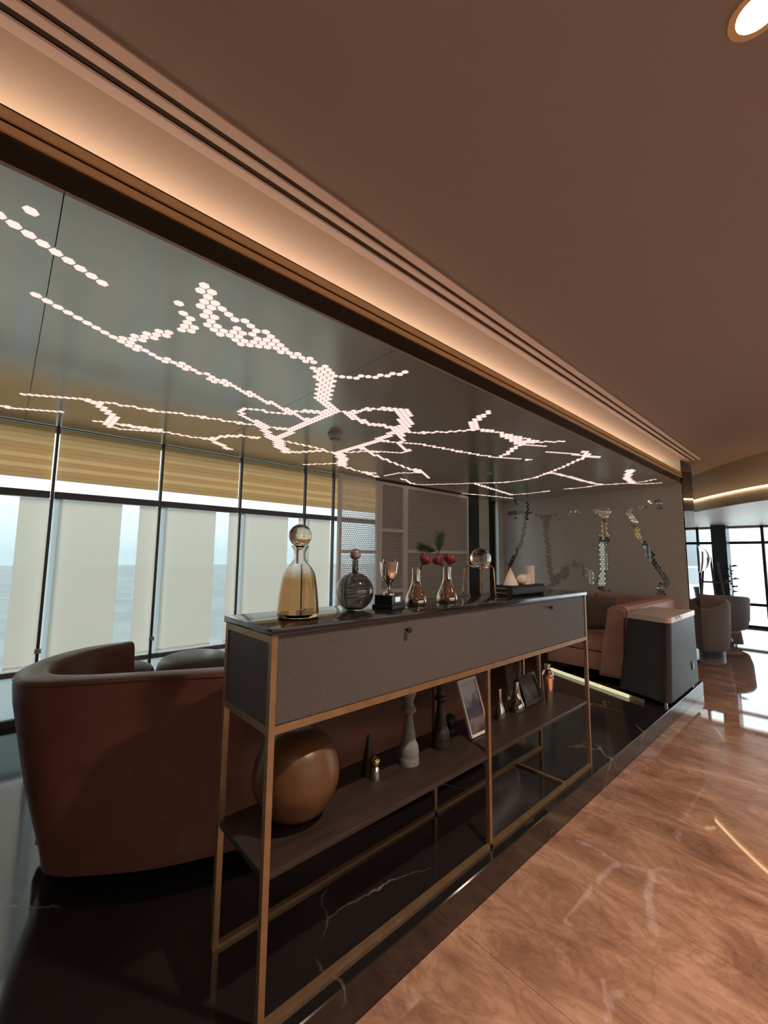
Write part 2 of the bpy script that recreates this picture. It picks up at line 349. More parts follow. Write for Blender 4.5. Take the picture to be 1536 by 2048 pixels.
# brass cove rail
br = struct(box('trim_2', (-0.289, YB, 2.5915), (-0.280, YH-0.005, 2.616), m_brass))
box('upper_rail', (-0.289, YB, 2.627), (-0.276, YH-0.005, 2.657), m_brass, br)
box('rail_groove', (-0.289, YB, 2.616), (-0.284, YH-0.005, 2.627), m_dark, br)
box('rail_lip', (-0.289, YB, 2.657), (-0.282, YH-0.005, 2.667), m_dark, br)
box('rail_back', (-0.30, YB, 2.592), (-0.289, YH-0.005, 2.667), m_dark, br)
ls = box('cove_light_strip', (-0.560, YB+0.05, 2.70), (-0.530, 6.45, 2.712), m_led)
tag(ls, 'warm light strip hidden behind the brass rail above the lowered ceiling', 'light strip')

HX, HR = 0.043, 0.043*math.sqrt(3)/2
def hexmesh(name, m, r, d, axis):
    bm = bmesh.new(); ring = [(r*math.cos(math.radians(90+60*k)), r*math.sin(math.radians(90+60*k))) for k in range(6)]
    P = (lambda u, v, t: (u, v, t)) if axis == 'z' else (lambda u, v, t: (u, t, v))
    a = [bm.verts.new(P(u, v, 0)) for u, v in ring]; b = [bm.verts.new(P(u, v, d)) for u, v in ring]
    bm.faces.new(a); bm.faces.new(b)
    for i in range(6): bm.faces.new((a[i], a[(i+1) % 6], b[(i+1) % 6], b[i]))
    return mesh_of(bm, m, name)
def trace(lines, to_uv, ph):
    """lines: (crop origin, crop scale, [(points, width in cells)...]) -> set of lattice cells"""
    cells = {}
    for (ox, oy), sc, items in lines:
        for pts, wd in items:
            uv = [to_uv((ox+x*sc, oy+y*sc)) for x, y in pts]
            rad = HX*0.40*wd
            if len(uv) == 1: uv = [uv[0], (uv[0][0]+1e-4, uv[0][1])]
            for (u0, v0), (u1, v1) in zip(uv[:-1], uv[1:]):
                L = math.hypot(u1-u0, v1-v0); n = max(1, int(L/(HX*0.2)))
                for s in range(n+1):
                    u, v = u0+(u1-u0)*s/n, v0+(v1-v0)*s/n
                    jr = int(round((v-ph[1])/HR)); k = int(math.ceil(rad/HR))+1
                    best = None
                    for jj in range(jr-k, jr+k+1):
                        cv = ph[1]+jj*HR; ii0 = int(round((u-ph[0])/HX-(jj % 2)/2))
                        for ii in range(ii0-k, ii0+k+1):
                            cu = ph[0]+HX*(ii+(jj % 2)/2); d = math.hypot(cu-u, cv-v)
                            if best is None or d < best[0]: best = (d, ii, jj, cu, cv)
                            if wd > 1.2 and d <= rad: cells[(ii, jj)] = (cu, cv)
                    cells[(best[1], best[2])] = (best[3], best[4])
    return cells
A3 = ((0, 360), 1/3); B3 = ((350, 520), 500/1536); C3 = ((650, 780), 700/1536)
soffit_lines = [
 (*A3, [([(0, 215), (70, 262), (330, 428), (616, 612)], 1), ([(212, 688), (470, 826), (690, 940)], 1), ([(800, 950), (880, 936), (950, 926), (1020, 918)], 1.8)]+[([q], 1) for q in (
  (160, 180), (742, 948), (735, 966), (793, 968), (790, 989), (812, 937), (855, 962), (837, 998), (883, 925), (925, 950), (830, 1013), (950, 915), (1000, 943), (1027, 905), (1087, 910),
  (1110, 888), (1160, 900), (1120, 870), (1180, 882), (1135, 850), (1155, 827), (1107, 797), (1077, 740), (880, 1020), (920, 1040), (965, 1062), (1010, 1072), (1005, 1084), (1052, 1090),
  (1092, 1110), (1130, 1130), (1175, 1137), (1210, 1155), (1243, 1172), (1275, 1190), (1320, 1196), (1310, 1210), (1350, 1210), (1340, 1226), (1380, 1232), (1408, 1246), (1437, 1260),
  (1480, 1268), (1470, 1278), (1505, 1282), (1530, 1298))]+[
  ([(120, 1280), (330, 1303), (520, 1320), (620, 1332), (760, 1355), (900, 1380), (1080, 1402), (1230, 1425), (1380, 1447), (1536, 1470)], 1),
  ([(540, 1325), (600, 1355), (640, 1385), (690, 1430), (660, 1470)], 2), ([(575, 1448), (640, 1450)], 1),
  ([(720, 1465), (860, 1485), (960, 1508)], 2), ([(800, 1480), (940, 1500)], 3), ([(650, 1480), (760, 1497), (940, 1510)], 1),
  ([(960, 1508), (1060, 1525), (1180, 1545), (1260, 1555)], 1.3),
  ([(1260, 1555), (1320, 1585), (1375, 1615)], 2), ([(1260, 1555), (1330, 1540), (1450, 1535), (1536, 1545)], 2),
  ([(0, 1358), (355, 1392)], 1)]),
 (*B3, [([q], 1) for q in (
  (172, 170), (158, 195), (222, 205), (202, 232), (182, 258), (247, 268), (160, 284), (222, 293), (290, 303), (205, 320), (187, 338), (247, 348), (330, 337), (230, 375), (372, 369), (437, 380),
  (210, 393), (270, 402), (475, 407), (245, 425), (390, 420), (508, 438), (305, 433), (365, 440), (430, 447), (565, 446), (290, 455), (350, 462), (408, 470), (465, 465), (600, 473), (385, 488),
  (438, 497), (495, 505), (520, 485), (580, 493), (553, 508), (420, 515), (475, 522), (605, 517), (632, 502), (530, 530), (660, 525), (585, 537), (635, 545), (690, 550), (665, 568), (720, 575),
  (770, 583), (745, 598), (795, 606), (840, 612), (825, 630), (870, 635), (850, 655), (905, 655), (885, 673), (940, 675))]+[
  ([(900, 680), (905, 700)], 2), ([(905, 690), (920, 740), (920, 800), (910, 850)], 3.2), ([(910, 850), (940, 890), (980, 920)], 2.6),
  ([(930, 700), (1000, 715), (1060, 715), (1110, 722), (1180, 718), (1240, 712)], 1.4), ([(1240, 712), (1310, 705), (1370, 700), (1400, 690)], 1),
  ([(960, 925), (880, 935), (800, 928), (720, 938)], 1.2),
  ([(0, 625), (80, 665), (160, 690), (240, 730), (290, 750), (360, 780), (430, 810), (500, 845), (560, 865), (640, 905)], 1.0), ([(240, 735), (290, 752)], 2),
  ([(640, 905), (700, 930), (760, 960), (820, 990)], 1.8),
  ([(690, 940), (600, 935), (500, 920), (450, 915), (390, 925), (410, 945), (400, 955), (470, 980), (530, 1005), (600, 1030), (690, 1040)], 1.2),
  ([(510, 1005), (555, 1045), (580, 1080), (620, 1095)], 2.2),
  ([(980, 930), (900, 960), (820, 1000), (740, 1030), (690, 1065), (640, 1095)], 2.2),
  ([(320, 990), (430, 1005), (530, 1015)], 1), ([(560, 1085), (630, 1100)], 1.6),
  ([(630, 1105), (650, 1150), (690, 1180)], 3.2), ([(690, 1180), (780, 1180), (850, 1175), (900, 1170), (960, 1180), (1000, 1185)], 1.7),
  ([(670, 1112), (760, 1130), (850, 1150), (920, 1165)], 1.3), ([(1000, 1180), (1080, 1160), (1140, 1140), (1220, 1115), (1290, 1085), (1360, 1055)], 2),
  ([(990, 925), (1060, 935), (1120, 928), (1180, 918), (1280, 915), (1350, 922), (1420, 925)], 1.7),
  ([(1060, 945), (1110, 970), (1160, 995), (1220, 1015), (1290, 1020), (1350, 1035), (1400, 1045)], 2.2), ([(1410, 928), (1410, 960), (1420, 1000), (1400, 1045)], 3.2),
  ([(1380, 1055), (1400, 1110), (1380, 1130), (1410, 1165), (1440, 1168)], 1.5), ([(1440, 1170), (1380, 1185), (1290, 1180), (1180, 1175), (1060, 1180)], 1.1),
  ([(1260, 1110), (1360, 1118), (1410, 1125)], 1.2), ([(1140, 1150), (1200, 1185), (1270, 1215), (1340, 1245), (1420, 1275), (1500, 1305)], 1.3),
  ([(1010, 1190), (1030, 1220), (1025, 1260)], 3.2), ([(1025, 1262), (1100, 1290), (1160, 1303)], 1.4), ([(1160, 1303), (1230, 1310)], 2), ([(1160, 1305), (1245, 1332)], 2),
  ([(1000, 1250), (930, 1252), (860, 1254), (790, 1258)], 1), ([(1290, 1325), (1370, 1310), (1490, 1305)], 1.1)]),
 (*C3, [([(360, 185), (440, 188), (500, 185), (580, 180), (650, 172), (740, 180), (800, 200)], 1.3), ([(800, 200), (830, 215), (860, 235)], 3.4),
  ([(800, 198), (860, 208), (930, 226)], 1.3), ([(870, 225), (930, 228)], 2.2), ([(930, 228), (1040, 226)], 1.1),
  ([(655, 172), (655, 145)], 2.4), ([(655, 140), (690, 115), (715, 98)], 1.6), ([(860, 238), (820, 262), (790, 285), (760, 295)], 1.4), ([(860, 240), (960, 245)], 1),
  ([(340, 230), (430, 240), (500, 252), (580, 268), (650, 280), (730, 293), (800, 298), (860, 303)], 1.2), ([(885, 306), (905, 306)], 1),
  ([(975, 272), (1025, 274)], 1), ([(1045, 277), (1100, 283), (1150, 290), (1205, 295)], 1), ([(1138, 270), (1150, 285)], 1.6),
  ([(1150, 290), (1100, 312), (1050, 335), (990, 360)], 1.4), ([(990, 360), (920, 385), (860, 397), (790, 405), (700, 408)], 1.6),
  ([(700, 408), (560, 412), (440, 415), (390, 413), (340, 390)], 1), ([(400, 345), (455, 385)], 1.3),
  ([(655, 410), (720, 430), (780, 448), (820, 460)], 1.8), ([(820, 460), (900, 453), (985, 443)], 1), ([(610, 455), (700, 462), (820, 475)], 1),
  ([(990, 362), (1060, 378), (1120, 395), (1180, 410), (1220, 415)], 1.7), ([(1050, 435), (1130, 428), (1220, 415), (1330, 410), (1400, 412), (1470, 408)], 1),
  ([(1350, 410), (1325, 385), (1340, 352)], 2.4), ([(1380, 405), (1440, 393)], 1)]),
]
def uv_soffit(q): p = px_on(q, 2, ZS); return (p.x, p.y)
cells = trace(soffit_lines, uv_soffit, (0.0366, 0.0298))
pts = [(u, v) for u, v in cells.values() if XW+0.02 < u < XF-0.005 and YB < v < YH-0.02]
def split_hex(pts3, mesh, name, parent, stuff_name, depth_axis):
    pts3.sort(key=lambda p: (Vector(p)-CAM).length)
    for p in pts3[:300]: shared(name, mesh, parent, p)
    if pts3[300:]:
        bm = bmesh.new()
        for p in pts3[300:]:
            t = bmesh.new(); t.from_mesh(mesh); mp = {}
            for v in t.verts: mp[v] = bm.verts.new(v.co+Vector(p))
            for f in t.faces: bm.faces.new([mp[v] for v in f.verts])
            t.free()
        stuff(obj(stuff_name, bm, mesh.materials[0], parent))
hm = hexmesh('hexagon_light', m_hexlight, 0.0208, 0.006, 'z')
split_hex([(u, v, ZS-0.0015) for u, v in pts], hm, 'hexagon_light', so, 'hexagon_lights', 'z')

# ---- wall with mirrored hexagons
wh = struct(box('wall_far', (XW-0.05, YH, 0.0), (XF, 6.94, ZC-0.001), m_wallg))
box('mirror_end_panel', (XF, YH, 0.005), (XF+0.012, 6.94, 2.84), m_fascia, wh)
D3 = ((990, 970), 410/1536)
wall_lines = [(*D3, [
  ([(90, 640), (130, 575), (170, 500), (190, 440), (210, 380), (215, 330), (222, 280)], 2), ([(230, 250), (245, 205)], 2.6), ([(245, 200), (240, 125)], 1.2),
  ([(85, 210), (180, 205), (270, 212)], 1.7), ([(150, 125), (180, 165)], 1.2), ([(80, 232), (82, 238)], 1), ([(155, 240)], 1),
  ([(310, 228), (345, 230)], 1), ([(355, 240), (415, 242)], 2.5), ([(385, 260), (385, 300)], 3.4), ([(385, 300), (383, 345)], 2), ([(480, 248)], 1),
  ([(380, 370), (395, 440), (405, 520), (405, 590), (425, 680), (435, 735)], 2.5), ([(380, 765), (440, 745)], 1.7),
  ([(460, 720), (480, 690), (510, 640)], 3), ([(525, 690), (550, 650)], 2), ([(540, 625), (600, 590), (640, 600)], 2.4), ([(640, 610), (655, 650), (690, 690), (725, 735)], 2),
  ([(690, 630), (720, 660), (715, 690)], 2), ([(740, 690), (770, 720), (800, 755)], 1.5),
  ([(760, 195), (855, 198)], 2), ([(790, 220), (845, 225)], 2.4), ([(815, 240), (820, 268)], 2.6), ([(815, 290), (825, 350), (832, 440)], 2.6),
  ([(805, 380), (805, 480), (805, 600), (808, 700), (805, 760)], 2.4), ([(835, 530), (840, 630)], 1.5), ([(790, 780), (870, 805)], 1.6),
  ([(1000, 180), (1020, 230), (1045, 285)], 2.4), ([(1040, 295), (1080, 390), (1150, 500), (1220, 620), (1290, 720)], 2.4), ([(1290, 725), (1240, 770), (1238, 810), (1250, 830)], 2.5),
  ([(1090, 165), (1125, 160)], 1.4), ([(1108, 175), (1110, 198)], 1.8), ([(1145, 130), (1160, 132)], 1.4), ([(1205, 125), (1235, 115)], 1.4), ([(1235, 135), (1235, 170)], 2),
  ([(555, 195), (562, 215)], 1.4), ([(612, 195), (625, 215)], 1.4), ([(450, 205), (470, 225)], 1)])]
def uv_wall(q): p = px_on(q, 1, YH); return (p.x, p.z)
wc = trace(wall_lines, uv_wall, (0.01, 0.02))
hw = hexmesh('mirror_hexagon', m_mirror, 0.0205, -0.004, 'y')
split_hex([(u, YH+0.001, v) for u, v in wc.values() if XW+0.05 < u < XF-0.03], hw, 'mirror_hexagon', wh, 'mirror_hexagons', 'y')

# ---- window wall: mullions, rails, panes, golden slats, shades
slat_meshes = {}
mull = [-4.0, -3.58, -2.775, -1.97, -1.165, -0.356, 0.45, 1.235, 2.04, 2.46, 3.3, 4.1, 5.2]
for i, (a, b) in enumerate(zip(mull[:-1], mull[1:])):
    wn = struct(box('window_%d' % (i+1), (XW-0.066, a-0.010, PZ), (XW-0.02, a+0.010, ZS), m_frame))
    box('glass_pane', (XW-0.075, a+0.014, PZ+0.05), (XW-0.068, b-0.014, ZS-0.005), m_glass, wn)
    box('transom', (XW-0.10, a+0.014, 1.893), (XW-0.02, b-0.014, 1.948), m_frame, wn)
    box('bottom_rail', (XW-0.10, a+0.014, PZ), (XW-0.02, b-0.014, PZ+0.05), m_frame, wn)
    box('lower_rail', (XW-0.09, a+0.014, 0.49), (XW-0.03, b-0.014, 0.53), m_lrail, wn)
    box('frosted_pane', (XW-0.064, a+0.012, PZ+0.05), (XW-0.058, b-0.012, 0.49), m_frost, wn)
    if i >= 4 and i <= 8:
        box('added_backlit_strip', (XW-0.064, a+0.012, 0.53), (XW-0.061, a+0.075, 1.893), m_frost, wn)  # added translucent strip, imitates the bright white line beside the mullion
        box('shade_bracket', (XW-0.02, a-0.02, 0.655), (XW-0.004, a+0.02, 0.69), m_white_al, wn)
    key = round(b-a, 3)
    if key not in slat_meshes:
        bm = bmesh.new(); ribbon(bm, None, [[(-0.006, y, 0.0), (-0.004, y, 0.0), (0.004, y, -0.043), (0.002, y, -0.043)] for y in (0.018, b-a-0.018)])
        slat_meshes[key] = mesh_of(bm, m_slat, 'golden_slat'); c_ = slat_meshes[key].copy(); c_.materials[0] = m_slat_d; slat_meshes[key, 1] = c_
    for k in range(11): shared('golden_slat', slat_meshes[(key, 1)] if k in (0, 4, 5, 7, 9, 10) else slat_meshes[key], wn, (XW-0.052, a, 2.488-0.040*k))
struct(box('wall_sill', (XW-0.30, YB, -0.1), (XW-0.10, YH, PZ), m_frame))
struct(box('wall_header', (XW-0.30, YB, ZS-0.002), (XW-0.05, YH, ZC+0.1), m_dark))
sh_labels = ['sheer beige roller shade hanging left of the leather sofa corner', 'sheer beige roller shade behind the curved leather sofa arm', 'sheer beige roller shade behind the dark ottomans', 'sheer beige roller shade behind the amber carafe']
nsh = 0
for k in range(-3, 3):
    a = 0.284-0.14+0.14+0.838*k; b = a+0.70
    if k == 2: b = 2.42
    lab = {-1: sh_labels[0], 0: sh_labels[1], 1: sh_labels[2], 2: sh_labels[3]}.get(k, 'sheer beige roller shade on the open stretch of window past the sofa corner')
    t = thing('roller_shade', lab, 'roller shade', (XW-0.035, a, 0.55), 0, 'roller shades on the window run')
    cuts = [m_ for m_ in mull if a+0.05 < m_ < b-0.06]
    spans = [(0, b-a)] if not cuts else [(0, cuts[0]+0.012-a), (cuts[0]+0.052-a, b-a)]
    for u0, u1 in spans:
        box('fabric', (-0.001, u0, 0.01), (0.001, u1, 1.335), m_shade, t)
        box('bottom_bar', (-0.006, u0, 0.0), (0.006, u1, 0.018), m_shade, t)

struct(box('wall_screen', (XW-0.02, 3.16, PZ), (XW+0.0, 5.21, ZS), m_backw))
# ---- grey wall pieces between screens and hexagon wall
struct(box('wall_column', (XW-0.08, 5.21, PZ), (XW+0.06, 5.50, ZS), m_col))
struct(box('wall_left', (XW-0.08, 5.50, PZ), (XW, 5.90, ZS), m_wallg))
struct(box('trim_3', (XW-0.08, 5.90, PZ), (XW+0.03, 5.94, ZS), m_dark))
wx = struct(box('window_20', (XW-0.08, 6.20, PZ), (XW, YH, ZS), m_wallg))
box('glass_pane', (XW-0.05, 5.94, PZ), (XW-0.045, 6.20, ZS), m_glass_c, wx)
# ---- rest of the shell
wr = struct(box('wall_right', (XR, YB, 0), (XR+0.1, YE, 0.75), m_wallb)); box('header', (XR, YB, 2.25), (XR+0.1, YE, ZC), m_wallb, wr)
box('end_pier', (XR, YB, 0.75), (XR+0.1, -1.0, 2.25), m_wallb, wr)
for i in range(6):
    y0 = -1.0+i*2.05; y1 = y0+2.05
    wn = struct(box('window_%d' % (40+i), (XR, y1-0.35, 0.75), (XR+0.1, min(y1+0.05, YE), 2.25), m_wallb))
    box('glass_pane', (XR+0.05, y0, 0.75), (XR+0.056, y1-0.35, 2.25), m_glass_s, wn); box('frame_bar', (XR+0.03, (y0+y1-0.35)/2-0.02, 0.75), (XR+0.07, (y0+y1-0.35)/2+0.02, 2.25), m_frame, wn)
struct(box('wall_back', (-3.4, YB-0.1, 0), (XR, YB, ZC), m_wallb))
struct(box('wall_lounge', (-3.5, 6.94, 0), (-3.4, YE, ZC), m_wallb))

# ================================================================== LAMPS
def downlight(x, y, label, power, angle=95):
    t = thing('ceiling_downlight', label, 'downlight', (x, y, ZC), 0, 'warm downlights over the aisle')
    bm = bmesh.new(); lathe(bm, [(0.048, 0.0), (0.062, 0.0), (0.062, -0.006), (0.046, -0.006), (0.044, 0.0)], 24); obj('trim_ring', bm, m_brass, t, True)
    lobj('lens', [(0.0, -0.004), (0.044, -0.004), (0.044, -0.001), (0.0, -0.001)], m_lens, t, 24)
    ld = bpy.data.lights.new('downlight_beam', 'SPOT'); ld.energy = power; ld.color = (1.0, 0.76, 0.56); ld.spot_size = math.radians(angle); ld.spot_blend = 0.9; ld.shadow_soft_size = 0.04
    lo = bpy.data.objects.new('downlight_beam', ld); link(lo, t); lo.location = (0, 0, -0.012)
    return t
downlight(1.13, 0.70, 'bright warm ceiling downlight at the near end of the aisle', 300, 120)
downlight(1.75, 2.6, 'warm ceiling downlight further down the aisle', 170, 120)
downlight(1.75, 4.6, 'warm ceiling downlight level with the tan corner sofa', 150, 120)
downlight(1.9, -1.4, 'warm ceiling downlight across the aisle from the sofa corner', 150, 120)
downlight(3.2, 1.6, 'added warm fill downlight towards the window side of the aisle', 330, 130)  # this and the next two: unseen lamps added for more floor bounce on the ceiling
downlight(3.2, 4.4, 'added warm fill downlight near the side windows, level with the tan sofa', 330, 130)
downlight(3.2, -1.6, 'added warm fill downlight by the solid end of the side wall', 330, 130)

# ================================================================== CONSOLE TABLE
L, D = 2.2774, 0.3517
ct = thing('console_table', 'long dark grey console cabinet with bronze frame legs and black marble top', 'console table', (0, 0, PZ))
H = 1.10; ZB = 0.7878; ZSH = 0.4074; q = 0.020
box('marble_top', (-D-0.006, -0.006, H-0.022), (0.006, L+0.006, H), m_black, ct, 0.002)
box('cabinet_body', (-D+0.004, 0.006, ZB+0.004), (-0.018, L-0.006, H-0.024), m_console, ct)
for a, b, ky in ((q+0.003, L/2-0.0004, 0.578), (L/2+0.0004, L-q-0.003, 1.769)):
    fp = box('front_panel', (-0.018, a, ZB+0.026), (-0.004, b, H-0.025), m_console, ct)
    bm = bmesh.new(); lathe(bm, [(0.0, 0.0), (0.005, 0.0), (0.005, 0.010), (0.011, 0.014), (0.012, 0.022), (0.0, 0.024)], 16)
    obj('knob', bm, m_ebony, fp, True, loc=(-0.004, ky, 1.035), rot=(0, math.pi/2, 0))
for y in (0, L-q):
    for x in (-q, -D):
        box('leg', (x, y, 0.0), (x+q, y+q, H-0.022), m_brassd, ct)
box('leg', (-q, L/2-q/2, 0.0), (0, L/2+q/2, ZB), m_brassd, ct); box('leg', (-D, L/2-q/2, 0.0), (-D+q, L/2+q/2, ZB), m_brassd, ct)
for x in (-q, -D): box('long_rail', (x, q, ZB), (x+q, L-q, ZB+0.024), m_brassd, ct)
for y in (0, L-q):
    box('end_rail', (-D+q, y, ZB), (-q, y+q, ZB+0.024), m_brassd, ct); box('end_rail', (-D+q, y, H-0.045), (-q, y+q, H-0.023), m_brassd, ct)
    box('end_panel', (-D+q, y+(0.004 if y == 0 else q-0.006), ZB+0.024), (-q, y+(0.006 if y == 0 else q-0.004), H-0.045), m_console, ct)
box('shelf', (-D+0.004, 0.004, ZSH-0.022), (-0.004, L-0.004, ZSH), m_shelf, ct, 0.003)
for x in (-q, -D): box('floor_rail', (x, q, 0.0), (x+q, L-q, 0.014), m_brassd, ct)
for y in (L-0.36,): box('cross_rail', (-D+q, y, 0.0), (-q, y+q, 0.012), m_brassd, ct)

TOPZ = PZ+H; SHZ = PZ+ZSH
def ombre(m):
    t_ = m.node_tree; n = t_.nodes; co = n.new('ShaderNodeTexCoord'); sp = n.new('ShaderNodeSeparateXYZ'); r = n.new('ShaderNodeValToRGB'); e = r.color_ramp.elements
    mu = n.new('ShaderNodeMath'); mu.operation = 'MULTIPLY'; mu.inputs[1].default_value = 3.0
    e[0].position = 0.40; e[0].color = (0.74, 0.53, 0.34, 1); e[1].position = 0.53; e[1].color = (0.97, 0.95, 0.92, 1); k = e.new(0.74); k.color = (0.95, 0.92, 0.88, 1); k = e.new(0.78); k.color = (0.88, 0.76, 0.62, 1)
    t_.links.new(co.outputs['Object'], sp.inputs[0]); t_.links.new(sp.outputs['Z'], mu.inputs[0]); t_.links.new(mu.outputs[0], r.inputs[0]); t_.links.new(r.outputs[0], bsdf(m).inputs['Base Color'])
# ---- amber carafe
t = thing('glass_carafe', 'tall amber glass carafe with a ball stopper on the console top', 'carafe', (-0.165, 0.185, TOPZ))
po = smooth_prof([(0.072, 0.004), (0.0745, 0.015), (0.073, 0.04), (0.068, 0.09), (0.0615, 0.135), (0.056, 0.158), (0.044, 0.178), (0.029, 0.196), (0.022, 0.212), (0.022, 0.236), (0.033, 0.256)])
pi = [(max(r-0.0035, 0.001), z) for r, z in po if z > 0.012]
ombre(m_amberg)
lobj('body', [(0.0, 0.0), (0.062, 0.0)]+po+pi[::-1]+[(0.0, 0.014)], m_amberg, t, 40)
lobj('stopper', [(0.0, 0.19), (0.012, 0.19), (0.013, 0.248)]+sphere_prof(0.042, 0.294, 16, -68, 90), m_amberg, t, 40)
# ---- round decanter
t = thing('round_decanter', 'spherical smoked glass decanter with a slim neck and ball stopper', 'decanter', (-0.185, 0.46, TOPZ))
so_ = sphere_prof(0.078, 0.076, 20, -62, 80)
lobj('body', [(0.0, 0.0), (0.036, 0.0)]+so_+[(0.013, 0.155), (0.013, 0.205), (0.011, 0.205), (0.011, 0.155)]+[(max(r-0.003, 0.0), z) for r, z in so_[::-1]]+[(0.0, 0.006)], m_smoke, t, 40)
lobj('stopper', sphere_prof(0.024, 0.229, 14), m_smokeball, t, 28)
# ---- trophy
t = thing('silver_trophy', 'silver two handled trophy cup on a stepped black plinth', 'trophy', (-0.15, 0.62, TOPZ), 0.25)
bm = bmesh.new(); bx(bm, (-0.052, -0.052, 0.0), (0.052, 0.052, 0.018), 0.004); bx(bm, (-0.044, -0.044, 0.018), (0.044, 0.044, 0.058), 0.003)
obj('plinth', bm, m_blackp, t)
lobj('cup', smooth_prof([(0.024, 0.058), (0.022, 0.066), (0.010, 0.074), (0.007, 0.088), (0.012, 0.100), (0.027, 0.122), (0.036, 0.15), (0.040, 0.180), (0.042, 0.196)])+[(0.039, 0.196), (0.034, 0.155), (0.018, 0.115), (0.0, 0.108)], m_chrome, t, 36)
for s in (-1, 1):
    tobj('handle', [(0, s*0.020, 0.115), (0, s*0.042, 0.135), (0, s*0.054, 0.165), (0, s*0.054, 0.19), (0, s*0.047, 0.205), (0, s*0.052, 0.218)], 0.003, m_chrome, t)
box('plate', (0.044, -0.02, 0.03), (0.0455, 0.02, 0.05), m_silverbar, t)
# ---- bronze vases
vp = smooth_prof([(0.044, 0.0), (0.048, 0.006), (0.050, 0.022), (0.044, 0.045), (0.030, 0.075), (0.021, 0.105), (0.0185, 0.14), (0.0195, 0.168)])
vp = [(0.0, 0.0)]+vp+[(0.0165, 0.168), (0.0155, 0.13), (0.0, 0.12)]
def vase(x, y, z, s, label, m=None):
    o = lobj('bronze_vase', [(r*s[0], h*s[1]) for r, h in vp], m or m_bronzeg, None, 36); o.location = (x, y, z); return tag(o, label, 'vase', 'bronze mirror vases')
vase(-0.150, 0.79, TOPZ, (1.0, 1.0), 'bronze mirrored bottle vase holding a single red rose, beside the trophy')
vase(-0.140, 1.00, TOPZ, (1.03, 1.03), 'bronze mirrored bottle vase holding two red roses and pine, beside the globe stand')
vase(-0.205, 1.545, SHZ, (0.66, 0.99), 'slim silvery bottle vase on the shelf beside the white photo frame', m_darkchrome)
vase(-0.210, 1.735, SHZ, (0.98, 1.02), 'wider silvery bottle vase on the shelf in front of the dark photo frame', m_darkchrome)
# ---- roses and pine sprigs
def rose(base, head, r, label):
    base, head = Vector(base), Vector(head)
    t = thing('red_rose', label, 'rose', base, 0, 'red roses in the bronze vases')
    h = head-base; d = h.normalized()
    tobj('stem', [(0, 0, 0), h*0.5+Vector((0.002, 0.002, 0)), h-d*r*0.7], 0.0022, m_stem, t, 6)
    q4 = Vector((0, 0, 1)).rotation_difference(d).to_matrix()
    core = bmesh.new(); lathe(core, [(0.0, -0.6*r), (0.5*r, -0.45*r), (0.62*r, 0.1*r), (0.45*r, 0.75*r), (0.0, 0.8*r)], 14)
    bmesh.ops.transform(core, matrix=Matrix.Translation(h) @ q4.to_4x4(), verts=core.verts); obj('bud', core, m_red, t, True)
    for k in range(9):
        ang = k*2.4; sp = 0.75+0.25*(k/8)
        pm = bmesh.new(); n = 6; G = []
        for i in range(n+1):
            v = i/n; row = []
            for jx in range(5):
                u = (jx/4-0.5)*2; wdt = r*0.75*math.sin(math.pi*min(0.93, 0.12+0.8*v)); rad = r*sp*(0.30+0.72*math.sin(2.35*v)+0.04*math.cos(3*u))
                a = ang+u*wdt/max(rad, 0.3*r)*0.75
                row.append(pm.verts.new(Vector((rad*math.cos(a), rad*math.sin(a), -0.62*r+v*1.45*r-0.10*r*u*u))))
            G.append(row)
        for i in range(n):
            for jx in range(4): pm.faces.new((G[i][jx], G[i][jx+1], G[i+1][jx+1], G[i+1][jx]))
        bmesh.ops.transform(pm, matrix=Matrix.Translation(h) @ q4.to_4x4(), verts=pm.verts)
        bmesh.ops.solidify(pm, geom=pm.faces, thickness=0.0008); obj('petal', pm, m_red, t, True)
def at_px(qx, qy, y): return px_on((qx, qy), 1, y)
rose((-0.150, 0.79, TOPZ+0.13), at_px(849, 1120, 0.805), 0.031, 'red rose leaning out of the bronze vase beside the trophy')
rose((-0.142, 1.00, TOPZ+0.13), at_px(877, 1122, 0.985), 0.029, 'drooping red rose under the pine sprig, leaning towards the trophy')
rose((-0.138, 1.00, TOPZ+0.13), at_px(900, 1120, 1.01), 0.033, 'full red rose standing upright in the vase beside the globe stand')
def sprig(base, mid, tip, n, ln, label):
    base, mid, tip = Vector(base), Vector(mid), Vector(tip)
    t = thing('pine_sprig', label, 'pine sprig', base, 0, 'pine sprigs with the roses')
    tobj('stem', [(0, 0, 0), mid-base, tip-base], 0.0018, m_stem, t, 6)
    bm = bmesh.new(); ax = (tip-mid).normalized(); o1 = ax.orthogonal().normalized(); o2 = ax.cross(o1)
    for k in range(n):
        f = random.random(); a = random.uniform(0, 6.283); sp = random.uniform(0.2, 0.75)
        p = mid-base+(tip-mid)*f; d = (ax+(o1*math.cos(a)+o2*math.sin(a))*sp).normalized(); e = p+d*ln*random.uniform(0.7, 1.1)
        s = d.orthogonal().normalized()*0.0009; s2 = d.cross(s)
        v = [bm.verts.new(x) for x in (p+s, p-s*0.5+s2, p-s*0.5-s2)]; tv = bm.verts.new(e)
        for i in range(3): bm.faces.new((v[i], v[(i+1) % 3], tv))
    stuff(obj('needles', bm, m_green, t))
sprig((-0.142, 1.0, TOPZ+0.12), at_px(878, 1104, 1.0), at_px(880, 1078, 1.02), 420, 0.075, 'upright dark green pine sprig above the roses')
sprig((-0.144, 1.0, TOPZ+0.12), at_px(873, 1102, 0.97), at_px(850, 1096, 0.93), 420, 0.07, 'dark green pine sprig spreading sideways above the red roses')
